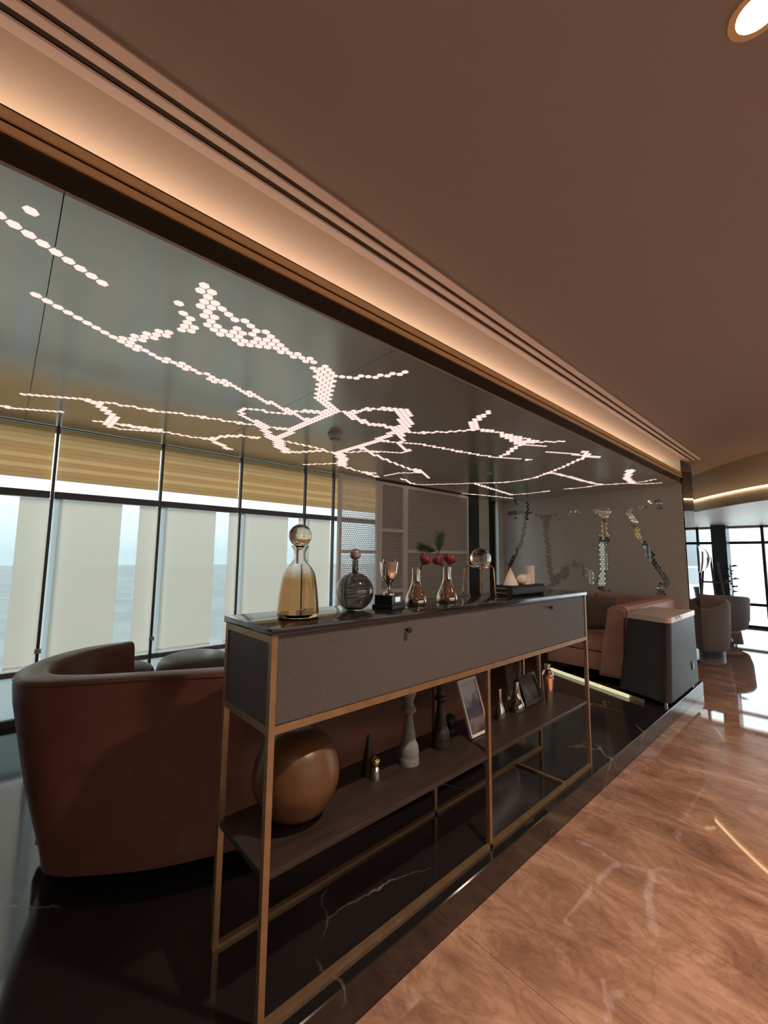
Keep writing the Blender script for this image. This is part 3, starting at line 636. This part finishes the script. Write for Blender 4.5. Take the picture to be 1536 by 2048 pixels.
# ---- globe on tripod
t = thing('globe_stand', 'clear glass globe resting on a golden three legged wire stand', 'sculpture', (-0.175, 1.335, TOPZ))
lobj('globe', sphere_prof(0.058, 0.215, 20), m_clear, t, 36)
tobj('ring', [(0.048*math.cos(a*0.2618), 0.048*math.sin(a*0.2618), 0.168+0.004*math.sin(a*1.3)) for a in range(24)], 0.004, m_gold, t, 8, True)
for lx, ly in ((-0.11, -0.02), (0.065, -0.085), (0.02, 0.115)):
    v = Vector((lx, ly, 0)); n_ = v.normalized()
    tobj('leg', [n_*0.046+Vector((0, 0, 0.168)), n_*0.075+Vector((0, 0, 0.176)), v*0.86+Vector((0, 0, 0.160)), v*0.93+Vector((0, 0, 0.08)), v+Vector((0, 0, 0.003))], 0.0036, m_gold, t)
# ---- dark box with plaster solids
t = thing('lidded_box', 'dark leather covered box with silver bar handles lying on the console top', 'box', (-0.16, 1.72, TOPZ))
prof = [(-0.06, 0.0), (0.05, 0.0), (0.062, 0.012), (0.062, 0.048), (0.05, 0.060), (-0.06, 0.060), (-0.072, 0.048), (-0.072, 0.012)]
bm = bmesh.new(); ribbon(bm, None, [[(x, -0.19, z) for x, z in prof], [(x, 0.19, z) for x, z in prof]]); obj('body', bm, m_bookbox, t)
box('lid_seam', (-0.073, -0.191, 0.029), (0.063, 0.191, 0.031), m_blackp, t)
for z in (0.044, ): box('handle', (-0.045, -0.197, z-0.003), (0.03, -0.190, z+0.003), m_silverbar, t)
box('handle', (-0.045, -0.197, 0.014), (0.03, -0.190, 0.020), m_silverbar, t)
BZ = TOPZ+0.060
o = lobj('plaster_cone', [(0.0, 0.0), (0.044, 0.0), (0.044, 0.002), (0.0, 0.105)], m_plaster, None, 32); o.location = (-0.16, 1.615, BZ); tag(o, 'white plaster cone standing on the dark box', 'plaster solid')
o = lobj('plaster_sphere', sphere_prof(0.031, 0.031, 16), m_plaster, None, 28); o.location = (-0.135, 1.70, BZ); tag(o, 'small white plaster sphere on the dark box', 'plaster solid')
o = lobj('plaster_drum', [(0.0, 0.0), (0.027, 0.0), (0.027, 0.06), (0.0, 0.06)], m_plaster, None, 28); o.location = (-0.15, 1.775, BZ); tag(o, 'short white plaster cylinder beside the plaster sphere', 'plaster solid')
o = lobj('plaster_column', [(0.0, 0.0), (0.028, 0.0), (0.028, 0.112), (0.0, 0.112)], m_plaster, None, 28); o.location = (-0.165, 1.85, BZ); tag(o, 'tall white plaster cylinder at the end of the dark box', 'plaster solid')
# ---- shelf things
o = lobj('amber_globe', [(0.0, 0.0), (0.05, 0.0)]+[(r*1.0, z*1.0) for r, z in smooth_prof([(0.05, 0.004), (0.105, 0.035), (0.146, 0.105), (0.15, 0.165), (0.128, 0.235), (0.085, 0.278), (0.045, 0.294)], 5)]+[(0.03, 0.296), (0.0, 0.296)], m_amber, None, 48)
o.location = (-0.19, 0.215, SHZ); tag(o, 'large frosted amber glass globe on the console shelf', 'globe vase')
t = thing('cone_figurine', 'silver bullet figurine with a gold ball on the shelf', 'figurine', (-0.19, 0.59, SHZ))
lobj('base', smooth_prof([(0.021, 0.0), (0.022, 0.006), (0.019, 0.03), (0.013, 0.048)])+[(0.0, 0.05)], m_chrome, t, 24)
lobj('ball', sphere_prof(0.020, 0.066, 14), m_gold, t, 24)
lobj('spire', [(0.028, 0.0), (0.025, 0.06), (0.014, 0.12), (0.004, 0.162), (0.0, 0.168)], m_ebony, t, 20, (-0.040, -0.004, 0))
gp = smooth_prof([(0.044, 0.0), (0.045, 0.02), (0.043, 0.035), (0.044, 0.05), (0.041, 0.075), (0.030, 0.10), (0.029, 0.115), (0.027, 0.13), (0.018, 0.18), (0.016, 0.205), (0.020, 0.212), (0.030, 0.222), (0.031, 0.235), (0.022, 0.245), (0.019, 0.262), (0.024, 0.280), (0.032, 0.300), (0.033, 0.318), (0.029, 0.33)], 3)
def stick(x, y, m, label):
    o = lobj('turned_candlestick', [(0.0, 0.0)]+gp+[(0.0, 0.33)], m, None, 32); o.location = (x, y, SHZ); tag(o, label, 'candlestick', 'turned candlesticks'); return o
stick(-0.19, 0.79, m_stone, 'matt grey turned candlestick standing on the console shelf')
stick(-0.20, 1.02, m_ebony, 'black turned candlestick beside the white photo frame')
t = thing('black_ornament', 'small black ball ornament behind the white photo frame', 'ornament', (-0.285, 1.20, SHZ))
lobj('ball', sphere_prof(0.036, 0.052, 14), m_ebony, t, 24); lobj('foot', [(0.0, 0), (0.026, 0), (0.02, 0.018), (0.0, 0.022)], m_ebony, t, 20)
def photo_frame(name, label, loc, rz, w_, h_, lean, bw, mf, mp_):
    t = thing(name, label, 'photo frame', loc, rz, 'photo frames on the shelf'); t.rotation_euler = (0, -lean, rz)
    for a, b in (((0, 0), (w_, bw)), ((0, h_-bw), (w_, h_)), ((0, bw), (bw, h_-bw)), ((w_-bw, bw), (w_, h_-bw))):
        box('frame_side', (-0.014, a[0], a[1]), (0.0, b[0], b[1]), mf, t)
    box('picture', (-0.010, bw, bw), (-0.006, w_-bw, h_-bw), mp_, t)
    box('strut', (-0.016, w_/2-0.01, 0.02), (-0.013, w_/2+0.01, h_*0.7), mf, t)
photo_frame('white_photo_frame', 'leaning white photo frame with a city street picture', (-0.147, 1.20, SHZ+0.004), 0, 0.160, 0.275, 0.33, 0.012, m_whitefr, m_print1)
photo_frame('black_photo_frame', 'leaning black photo frame with a dark picture beside the shaker', (-0.195, 1.83, SHZ+0.004), 0, 0.205, 0.175, 0.33, 0.022, m_blackfr, m_print2)
t = thing('cocktail_shaker', 'rose gold cocktail shaker at the end of the console shelf', 'cocktail shaker', (-0.18, 2.075, SHZ))
lobj('body', [(0.0, 0.0)]+smooth_prof([(0.026, 0.0), (0.027, 0.005), (0.031, 0.07), (0.036, 0.13), (0.036, 0.15)])+[(0.0, 0.15)], m_rosegold, t, 32)
lobj('shoulder', smooth_prof([(0.0365, 0.15), (0.037, 0.158), (0.026, 0.182), (0.016, 0.192)])+[(0.0, 0.192)], m_rosegold, t, 32)
lobj('cap', [(0.0, 0.19), (0.016, 0.19), (0.0165, 0.205), (0.020, 0.212), (0.020, 0.222), (0.0, 0.224)], m_chrome, t, 24)

# ================================================================== CURVED LEATHER SOFA
def sofa_shell(name, st, ztop, zbot, m, parent, fl, rt=0.035):
    """st: outer/inner top points per station; fl: inward offset of the outer foot per station"""
    so2 = smooth_prof([tuple(a)+tuple(b)+tuple(c)+(zt,) for (a, b), c, zt in zip(st, fl, ztop)], 5)
    S = []
    for r in so2:
        o, i, f, zt = Vector((r[0], r[1], 0)), Vector((r[2], r[3], 0)), Vector((r[4], r[5], 0)), r[6]
        n = (i-o); w_ = n.length; n.normalize(); ring = []
        def at(u, z, ff=0.0): p = o+n*u+f*ff; return (p.x, p.y, z)
        ring += [at(0.05, zbot, 1), at(0.012, zbot+0.02, 1), at(0, zbot+0.09, 1), at(0, zbot+(zt-zbot)*0.45, 0.5), at(0, zt-0.10, 0.05), at(0, zt-0.03, 0), at(0.006, zt-0.008, 0), at(0.02, zt, 0)]
        ring += [at(w_-0.035, zt+0.002), at(w_-0.012, zt-0.006), at(w_, zt-0.03), at(w_+0.01, zt-0.15), at(w_+0.03, zbot+0.2), at(w_, zbot, 0.3)]
        S.append(ring)
    bm = bmesh.new(); ribbon(bm, None, S); return obj(name, bm, m, parent, True, angle=50)
sf = thing('curved_sofa', 'curved brown leather sofa with its back to the console table', 'sofa', (0, 0, 0))
st = [((-1.63, -0.05), (-1.54, -0.03)), ((-1.62, -0.24), (-1.50, -0.20)), ((-1.52, -0.40), (-1.42, -0.32)), ((-1.37, -0.51), (-1.33, -0.40)), ((-1.19, -0.55), (-1.23, -0.42)),
      ((-1.05, -0.50), (-1.14, -0.38)), ((-0.95, -0.36), (-1.05, -0.27)), ((-0.83, -0.11), (-0.945, -0.06)), ((-0.69, 0.13), (-0.82, 0.20)), ((-0.57, 0.46), (-0.71, 0.50)), ((-0.50, 0.90), (-0.64, 0.90)), ((-0.47, 1.4), (-0.61, 1.4)), ((-0.47, 1.85), (-0.61, 1.85))]
flr = [(0.05, 0.0), (0.10, 0.05), (0.10, 0.09), (0.10, 0.12), (0.11, 0.13), (0.07, 0.13), (0.06, 0.10), (0.05, 0.02), (0.0, 0.0), (-0.03, 0), (-0.04, 0), (-0.04, 0), (-0.04, 0)]
zt = [0.95, 0.945, 0.94, 0.935, 0.93, 0.93, 0.93, 0.93, 0.93, 0.93, 0.93, 0.93, 0.93]
sofa_shell('backrest', st, zt, 0.165, m_leather, sf, flr)
# seat follows the inner line
inner = [b for a, b in st][1:]; poly = inner+[(-1.25, 1.85), (-1.35, 0.9), (-1.5, 0.3)]
bm = bmesh.new(); prism(bm, [(x-0.02 if x > -1.3 else x, y) for x, y in poly], 0.20, 0.52); obj('seat', bm, m_leather, sf)
bm = bmesh.new(); prism(bm, [((x+1.1)*0.82-1.1-0.06, (y-0.5)*0.86+0.5) for x, y in poly], PZ, 0.20); obj('base', bm, m_blackp, sf)
def stitch(name, pts, m, parent): tobj(name, pts, 0.0022, m, parent, 5)
stp = smooth_prof([(*a, z) for (a, b), z in zip(st, zt)], 5)
stitch('seam', [(x, y, z-0.012) for x, y, z in stp], m_umber, sf)

# ---- ottomans and low chairs by the window
def ottoman(x, y, r, h, label):
    t = thing('round_ottoman', label, 'ottoman', (x, y, PZ), 0, 'round ottomans by the window')
    lobj('cushion', [(0.0, h*0.45)]+smooth_prof([(r*0.94, h*0.45), (r, h*0.6), (r*0.98, h*0.8), (r*0.85, h*0.93), (r*0.5, h*0.99)], 4)+[(0.0, h)], m_umber, t, 40)
    lobj('base', [(0.0, 0.0), (r*0.86, 0.0), (r*0.9, h*0.44), (0.0, h*0.44)], m_umber, t, 40)
ottoman(-2.47, 0.62, 0.29, 0.52, 'larger round dark brown leather ottoman near the window')
ottoman(-2.47, 0.13, 0.19, 0.51, 'smaller round dark brown leather ottoman beside the larger one')

# ---- tub chair by the screen (only its curved back shows over the console)
def tub_chair(name, label, x, y, rz, r, h, m_out, m_in, z0=0.0, a0=-130, a1=130, base=True, group=None, zb=0.10, drop=0.10):
    t = thing(name, label, 'armchair', (x, y, z0), rz, group); n = 28; S = []
    for i in range(n+1):
        a = math.radians(a0+(a1-a0)*i/n); ca, sa = math.cos(a), math.sin(a)
        hh = h-drop*h*(abs(a0+(a1-a0)*i/n)/max(abs(a0), 1))**2
        S.append([(rr*ca, rr*sa, z) for rr, z in ((r*0.86, zb), (r*0.90, zb+0.02), (r*0.97, hh*0.5), (r, hh-0.04), (r*0.97, hh-0.008), (r*0.9, hh), (r*0.83, hh-0.01), (r*0.79, hh-0.05), (r*0.76, hh*0.55), (r*0.74, zb+0.05))])
    bm = bmesh.new(); ribbon(bm, None, S); so_ob = obj('shell', bm, m_out, t, True, angle=60); so_ob.data.materials.append(m_in)
    for p_ in so_ob.data.polygons:
        c_ = p_.center; rr_ = math.hypot(c_.x, c_.y)
        if rr_ < r*0.945 and c_.z > zb+0.06 and abs(rr_-r*0.89) > 1e-6 and (rr_ < r*0.84 or c_.z > h*0.6): p_.material_index = 1
    lobj('seat', [(0.0, 0.16), (r*0.74, 0.16), (r*0.76, 0.30), (r*0.70, h*0.55), (0.0, h*0.57)], m_in, t, 36)
    if base: lobj('base', [(0.0, 0.0), (r*0.55, 0.0), (r*0.55, 0.02), (0.04, 0.04), (0.04, 0.16), (0.0, 0.16)], m_blackp, t, 30)
    else: lobj('base', [(0.0, 0.0), (r*0.80, 0.0), (r*0.80, 0.16), (0.0, 0.16)], m_blackp, t, 30)
    return t
tub_chair('tub_chair', 'red brown leather tub chair in front of the dark column', -2.35, 4.35, math.radians(20), 0.42, 0.79, m_leather, m_leather, PZ, base=False)

# ---- low side table seen under the console
t = thing('side_table', 'small pale topped side table on twin brass posts behind the console', 'side table', (-0.98, 3.15, PZ))
lobj('top', [(0.0, 0.50), (0.17, 0.50), (0.175, 0.51), (0.17, 0.52), (0.0, 0.52)], m_cabtop, t, 36)
for dx in (-0.02, 0.02): tobj('post', [(dx, 0, 0.02), (dx, 0, 0.50)], 0.008, m_gold, t)
lobj('foot', [(0.0, 0.0), (0.15, 0.0), (0.15, 0.015), (0.0, 0.02)], m_gold, t, 36)

# ================================================================== PERFORATED SCREENS
def perforated(name, y0, y1, z0, z1, rails, label):
    t = thing(name, label, 'metal screen', (XW+0.06, y0, PZ), 0, 'perforated metal screens'); f = 0.045; w_ = y1-y0
    for a in (0, w_-f): box('stile', (-0.02, a, 0), (0.02, a+f, z1-PZ), m_screen, t)
    edges = [0]+rails+[z1-PZ-f]
    for z in edges: box('rail', (-0.018, f, z), (0.018, w_-f, z+f), m_screen, t)
    for a, b in zip(edges[:-1], edges[1:]):
        bm = bmesh.new(); P = 0.030; R = P*math.sqrt(3)/2; ya, yb, za, zb_ = f, w_-f, a+f, b
        nj = int((zb_-za)/R)+1; ni = int((yb-ya)/P)+1; ro, ri = P/math.sqrt(3), P*0.40
        for jj in range(nj+1):
            for ii in range(ni+1):
                cy, cz = ya+P*(ii+(jj % 2)/2), za+R*jj
                if cy > yb or cz > zb_: continue
                O = [bm.verts.new((0, min(max(cy+ro*math.cos(math.radians(90+60*k)), ya), yb), min(max(cz+ro*math.sin(math.radians(90+60*k)), za), zb_))) for k in range(6)]
                I = [bm.verts.new((0, min(max(cy+ri*math.cos(math.radians(90+60*k)), ya), yb), min(max(cz+ri*math.sin(math.radians(90+60*k)), za), zb_))) for k in range(6)]
                for k in range(6):
                    try: bm.faces.new((O[k], O[(k+1) % 6], I[(k+1) % 6], I[k]))
                    except Exception: pass
        stuff(obj('perforated_sheet', bm, m_screen, t))
perforated('perforated_screen', 2.47, 3.15, PZ, ZS-0.02, [0.66, 1.35], 'tall perforated metal screen next to the last window bay')
perforated('perforated_screen', 3.155, 3.655, PZ, ZS-0.02, [0.82, 1.655], 'narrow perforated metal screen with the higher middle rail')
perforated('perforated_screen', 3.66, 5.17, PZ, ZS-0.02, [0.66, 1.37], 'wide perforated metal screen next to the dark column')

# ================================================================== CORNER SOFA, CABINET
cs = thing('corner_sofa', 'tan leather corner sofa against the wall of mirrored hexagons', 'sofa', (0, 0, 0))
def soft(name, a, b, m, parent, bev=0.03): return box(name, a, b, m, parent, bev)
soft('base', (-1.36, 4.42, 0.20), (-0.62, 6.22, 0.40), m_leather2, cs, 0.02)
soft('seat_cushion', (-1.36, 4.43, 0.405), (-0.64, 5.35, 0.53), m_leather2, cs, 0.035)
soft('seat_cushion', (-1.36, 5.36, 0.405), (-0.64, 6.05, 0.53), m_leather2, cs, 0.035)
bm = bmesh.new(); ribbon(bm, None, [[(-0.63+0.0*k, y, z0) for k, z0 in ()] or [(-0.74, y, 0.17), (-0.48, y, 0.17), (-0.45, y, 0.30), (-0.42, y, 0.90), (-0.45, y, 0.93), (-0.58, y, 0.93), (-0.62, y, 0.90), (-0.68, y, 0.5)] for y in (4.34, 5.2, 6.25)])
bmesh.ops.bevel(bm, geom=[e for e in bm.edges if abs(e.verts[0].co.y-e.verts[1].co.y) < 1e-4 and e.verts[0].co.y < 4.4], offset=0.03, segments=3, affect='EDGES')
obj('side_back', bm, m_leather2, cs, True)
soft('base', (-2.95, 5.55, 0.20), (-1.37, 6.22, 0.40), m_leather2, cs, 0.02)
soft('seat_cushion', (-2.95, 5.50, 0.405), (-2.17, 6.05, 0.53), m_leather2, cs, 0.035)
soft('seat_cushion', (-2.16, 5.50, 0.405), (-1.37, 6.05, 0.53), m_leather2, cs, 0.035)
for a, b in ((-2.95, -2.17), (-2.16, -1.38), (-1.37, -0.61)): soft('back_cushion', (a, 6.0, 0.42), (b, 6.30, 0.93), m_leather2, cs, 0.05)
for x, y in ((-1.30, 4.5), (-0.7, 4.5), (-2.9, 5.6), (-1.3, 6.1)): lobj('foot', [(0.0, 0.0), (0.02, 0.0), (0.025, 0.075), (0.0, 0.075)], m_ebony, cs, 16, (x, y, PZ))
# pillow
def pillow(label, loc, rot, s):
    bm = bmesh.new(); n = 12; top, bot = [], []
    for i in range(n+1):
        rt_, rb_ = [], []
        for k in range(n+1):
            u, v = i/n*2-1, k/n*2-1; hh = 0.5*((1-u**4)*(1-v**4))**0.5; pin = 1-0.06*(u*u*(1-v*v)+v*v*(1-u*u))*0-0.05*(1-abs(u*v))
            p = (u*s[0]*pin, v*s[1]*pin)
            rt_.append(bm.verts.new((p[0], p[1], hh*s[2]))); rb_.append(bm.verts.new((p[0], p[1], -hh*s[2])))
        top.append(rt_); bot.append(rb_)
    for i in range(n):
        for k in range(n):
            bm.faces.new((top[i][k], top[i+1][k], top[i+1][k+1], top[i][k+1])); bm.faces.new((bot[i][k], bot[i][k+1], bot[i+1][k+1], bot[i+1][k]))
    bmesh.ops.remove_doubles(bm, verts=bm.verts, dist=1e-5)
    o = obj('throw_pillow', bm, m_pillow, None, True, loc, rot, 80); return tag(o, label, 'pillow')
pillow('grey brown throw pillow leaning in the tan corner sofa', (-0.95, 5.05, 0.755), (math.radians(76), 0, math.radians(25)), (0.21, 0.21, 0.15))
# step light strip on the platform
t = thing('step_light', 'glowing pale yellow light strip low on the platform before the tan sofa', 'light strip', (-0.30, 3.90, PZ), math.atan2(0.365, -0.92))
for a, b in ((0.0, 0.30), (0.315, 1.02)): box('diffuser', (a, -0.012, 0.004), (b, 0.012, 0.030), m_led3, t)
box('profile', (-0.15, -0.016, 0.0), (1.02, -0.012, 0.032), m_brassd, t)
# cabinet at the platform end
t = thing('bar_cabinet', 'tapered gunmetal cabinet with rounded corner and cream top at the platform end', 'cabinet', (0, 0, PZ))
def rounded(poly, rad, n=6):
    out = []
    for i, p in enumerate(poly):
        a, b = Vector(poly[i-1]), Vector(poly[(i+1) % len(poly)]); p = Vector(p); r_ = rad[i]
        if r_ <= 0: out.append(tuple(p)); continue
        d0, d1 = (a-p).normalized(), (b-p).normalized()
        for k in range(n+1):
            s = k/n; out.append(tuple((p+d0*r_)*(1-s)**2+p*2*s*(1-s)+(p+d1*r_)*s*s))
    return out
RB = [0.10, 0.02, 0.02, 0.02]
bot = rounded([(0.045, 3.86), (0.045, 4.98), (-0.40, 4.98), (-0.44, 4.08)], RB); top_ = rounded([(0.035, 4.03), (0.035, 5.0), (-0.36, 5.0), (-0.36, 4.16)], RB)
bm = bmesh.new(); ribbon(bm, None, [[(x, y, 0.035) for x, y in bot], [(x, y, 0.72) for x, y in top_]]); obj('body', bm, m_cab, t, True, angle=30)
bm = bmesh.new(); prism(bm, [((x+0.17)*1.03-0.17, (y-4.5)*1.01+4.5) for x, y in top_], 0.722, 0.772); obj('top', bm, m_cabtop, t)
for x, y in ((0.0, 3.93), (0.0, 4.9), (-0.36, 4.2), (-0.36, 4.9)): lobj('foot', [(0.0, 0.0), (0.014, 0.0), (0.014, 0.036), (0.0, 0.036)], m_chrome, t, 16, (x, y, 0))
box('outlet', (0.036, 4.72, 0.19), (0.05, 4.80, 0.27), m_blackp, t)
tobj('highlight_squiggle', [(0.047, 4.24, 0.765), (0.055, 4.29, 0.742), (0.055, 4.33, 0.765), (0.055, 4.36, 0.742), (0.055, 4.42, 0.762)], 0.006, m_chrome, t, 6)  # chrome squiggle added to imitate bright reflection marks on the top

# ================================================================== SOFFIT DEVICES
p = px_on((670, 868), 2, ZS)
t = thing('smoke_detector', 'round pale smoke detector on the lowered hexagon ceiling', 'smoke detector', (p.x, p.y, ZS))
lobj('base', [(0.0, 0.0), (0.062, 0.0), (0.062, -0.015), (0.0, -0.015)], m_plast, t, 32)
lobj('dome', [(0.0, -0.015), (0.055, -0.015), (0.053, -0.035), (0.040, -0.045), (0.038, -0.058), (0.0, -0.06)], m_plast, t, 32)
for k in range(8):
    a = k*math.pi/4+0.35; bm = bmesh.new(); bx(bm, (-0.003, -0.008, -0.055), (0.003, 0.008, -0.047)); o = obj('vent', bm, m_ebony, t, loc=(0.039*math.cos(a), 0.039*math.sin(a), 0), rot=(0, 0, a))
p = px_on((975, 947), 2, ZS)
t = thing('recessed_light', 'small flat round recessed light disc on the lowered ceiling near the dark column', 'recessed light', (p.x, p.y, ZS))
lobj('plate', [(0.0, 0.0), (0.055, 0.0), (0.055, -0.012), (0.0, -0.014)], m_plast, t, 28)  # recessed light disc, modelled as an unlit plate

# ================================================================== FAR LOUNGE
# curved bulkhead with amber light line
arc = smooth_prof([(-0.9, 8.25), (-0.50, 7.68), (0.05, 6.95), (0.62, 6.38), (1.4, 5.95), (2.6, 5.7), (XR, 5.7)], 6)
bm = bmesh.new(); prism(bm, [(x, y) for x, y in arc]+[(XR, YE), (-3.4, YE), (-3.4, 8.25)], 2.20, 2.37); bk = struct(obj('ceiling_bulkhead', bm, m_bulk))
lz = tobj('cove_light_line', [(x-0.01, y-0.012, 2.382) for x, y in arc], 0.012, m_led2, None, 8); tag(lz, 'thin amber light line along the curved silver bulkhead', 'light strip')
struct_poly = [(x+0.10, y+0.12) for x, y in arc]+[(XR, YE-0.06), (-3.4, YE-0.06), (-3.4, 8.4)]
bm = bmesh.new(); prism(bm, struct_poly, 2.372, ZC-0.001); struct(obj('wall_added_backing', bm, m_ceil))  # added upright behind the light line, fills the dark void and catches its glow
# far windows
fm = [-3.4, -2.2, -1.12, -0.62, 0.02, 0.9, 1.9, 2.9, 3.9, XR]
for i, (a, b) in enumerate(zip(fm[:-1], fm[1:])):
    wn = struct(box('window_%d' % (30+i), (a-0.025, YE-0.05, 0.0), (a+0.025, YE+0.05, 2.20), m_col))
    box('glass_pane', (a+0.025, YE-0.004, 0.05), (b-0.025, YE+0.004, 2.15), m_glass_c, wn)
    box('rail', (a+0.025, YE-0.04, 0.46), (b-0.025, YE+0.04, 0.52), m_col, wn); box('rail', (a+0.025, YE-0.04, 1.80), (b-0.025, YE+0.04, 1.86), m_col, wn)
    box('rail', (a+0.025, YE-0.04, 0.0), (b-0.025, YE+0.04, 0.05), m_col, wn)
struct(box('wall_top', (-3.4, YE-0.05, 2.15), (XR, YE+0.1, ZC), m_bulk))
struct(box('wall_pier', (-0.78, YE-0.55, 0.0), (-0.52, YE-0.12, 2.2), m_col))
struct(box('wall_post', (-1.55, YE-1.2, 0.0), (-1.05, YE-0.9, 2.2), m_col))
tub_chair('barrel_chair', 'barrel armchair with rose top edge standing beyond the mirrored wall end', -0.50, 7.50, math.radians(125), 0.48, 0.90, m_taupe, m_rose_v, base=False, group='lounge armchairs', a0=-180, a1=180, drop=0.20)
tub_chair('barrel_chair', 'wide taupe tub chair on a swivel base near the bright far window', -0.62, 9.25, math.radians(-75), 0.62, 0.83, m_taupe, m_rose_v, group='lounge armchairs', a0=-120, a1=120, zb=0.22)
t = thing('floor_lamp', 'slender brass floor lamp with a large clear glass globe', 'floor lamp', (-0.555, 8.1, 0))
lobj('base', [(0.0, 0.0), (0.14, 0.0), (0.14, 0.02), (0.0, 0.025)], m_gold, t, 30)
tobj('pole', [(0, 0, 0.02), (0, 0, 1.86)], 0.014, m_gold, t)
gs = sphere_prof(0.235, 1.46, 24, -86, 86); lobj('globe', gs+[(r-0.004, z) for r, z in gs[::-1]], m_clear, t, 40)
lobj('bulb', sphere_prof(0.03, 1.55, 12), m_rosegold, t, 20)
t = thing('wooden_easel', 'dark wooden easel in front of the far window', 'easel', (-0.74, 10.5, 0))
for a, b in (((-0.25, 0, 0), (-0.10, 0, 1.62)), ((0.25, 0, 0), (0.12, 0, 1.40)), ((0.0, 0.45, 0), (0.0, 0.02, 1.5))): tobj('leg', [a, b], 0.02, m_wood, t)
tobj('ledge', [(-0.28, -0.02, 0.98), (0.28, -0.02, 0.98)], 0.018, m_wood, t)
tobj('crossbar', [(-0.16, 0, 0.62), (0.16, 0, 0.62)], 0.014, m_wood, t)
def leafy(label, x, y, z, h, n, cat='plant'):
    t = thing('potted_plant', label, cat, (x, y, z)); lobj('pot', [(0.0, 0.0), (0.10, 0.0), (0.13, 0.26), (0.11, 0.26), (0.10, 0.22), (0.0, 0.22)], m_potb, t, 28)
    tobj('stem', [(0, 0, 0.22), (0.02, 0.0, h*0.6), (0.0, 0.0, h)], 0.008, m_stem, t)
    for k in range(n):
        a = k*2.4; zz = h*(0.45+0.55*k/n); bm = bmesh.new(); l_ = 0.16
        ps = [(0, 0, 0), (l_*0.5, 0.045, 0.03), (l_, 0, -0.02), (l_*0.5, -0.045, 0.03)]; vs = [bm.verts.new(q_) for q_ in ps]; bm.faces.new(vs[:3]); bm.faces.new((vs[0], vs[2], vs[3]))
        bmesh.ops.solidify(bm, geom=bm.faces, thickness=0.002); obj('leaf', bm, m_green, t, loc=(0, 0, zz), rot=(0, -0.3, a))
leafy('leafy potted plant beside the dark pier near the far window', -0.45, 10.7, 0.0, 1.35, 14)
o = lobj('tall_planter', [(0.0, 0.0), (0.16, 0.0), (0.22, 0.80), (0.23, 0.80), (0.23, 0.84), (0.19, 0.84), (0.15, 0.6), (0.0, 0.6)], m_potb, None, 32); o.location = (0.36, 10.9, 0); tag(o, 'tall dark blue planter by the far window mullion', 'planter')

# ================================================================== OUTSIDE
tr_ = struct(box('floor_terrace', (-8, YE+0.12, -0.15), (10, 18, -0.02), m_terrace)); box('parapet', (-8, 17.8, -0.02), (10, 18, 0.55), m_terrace, tr_)
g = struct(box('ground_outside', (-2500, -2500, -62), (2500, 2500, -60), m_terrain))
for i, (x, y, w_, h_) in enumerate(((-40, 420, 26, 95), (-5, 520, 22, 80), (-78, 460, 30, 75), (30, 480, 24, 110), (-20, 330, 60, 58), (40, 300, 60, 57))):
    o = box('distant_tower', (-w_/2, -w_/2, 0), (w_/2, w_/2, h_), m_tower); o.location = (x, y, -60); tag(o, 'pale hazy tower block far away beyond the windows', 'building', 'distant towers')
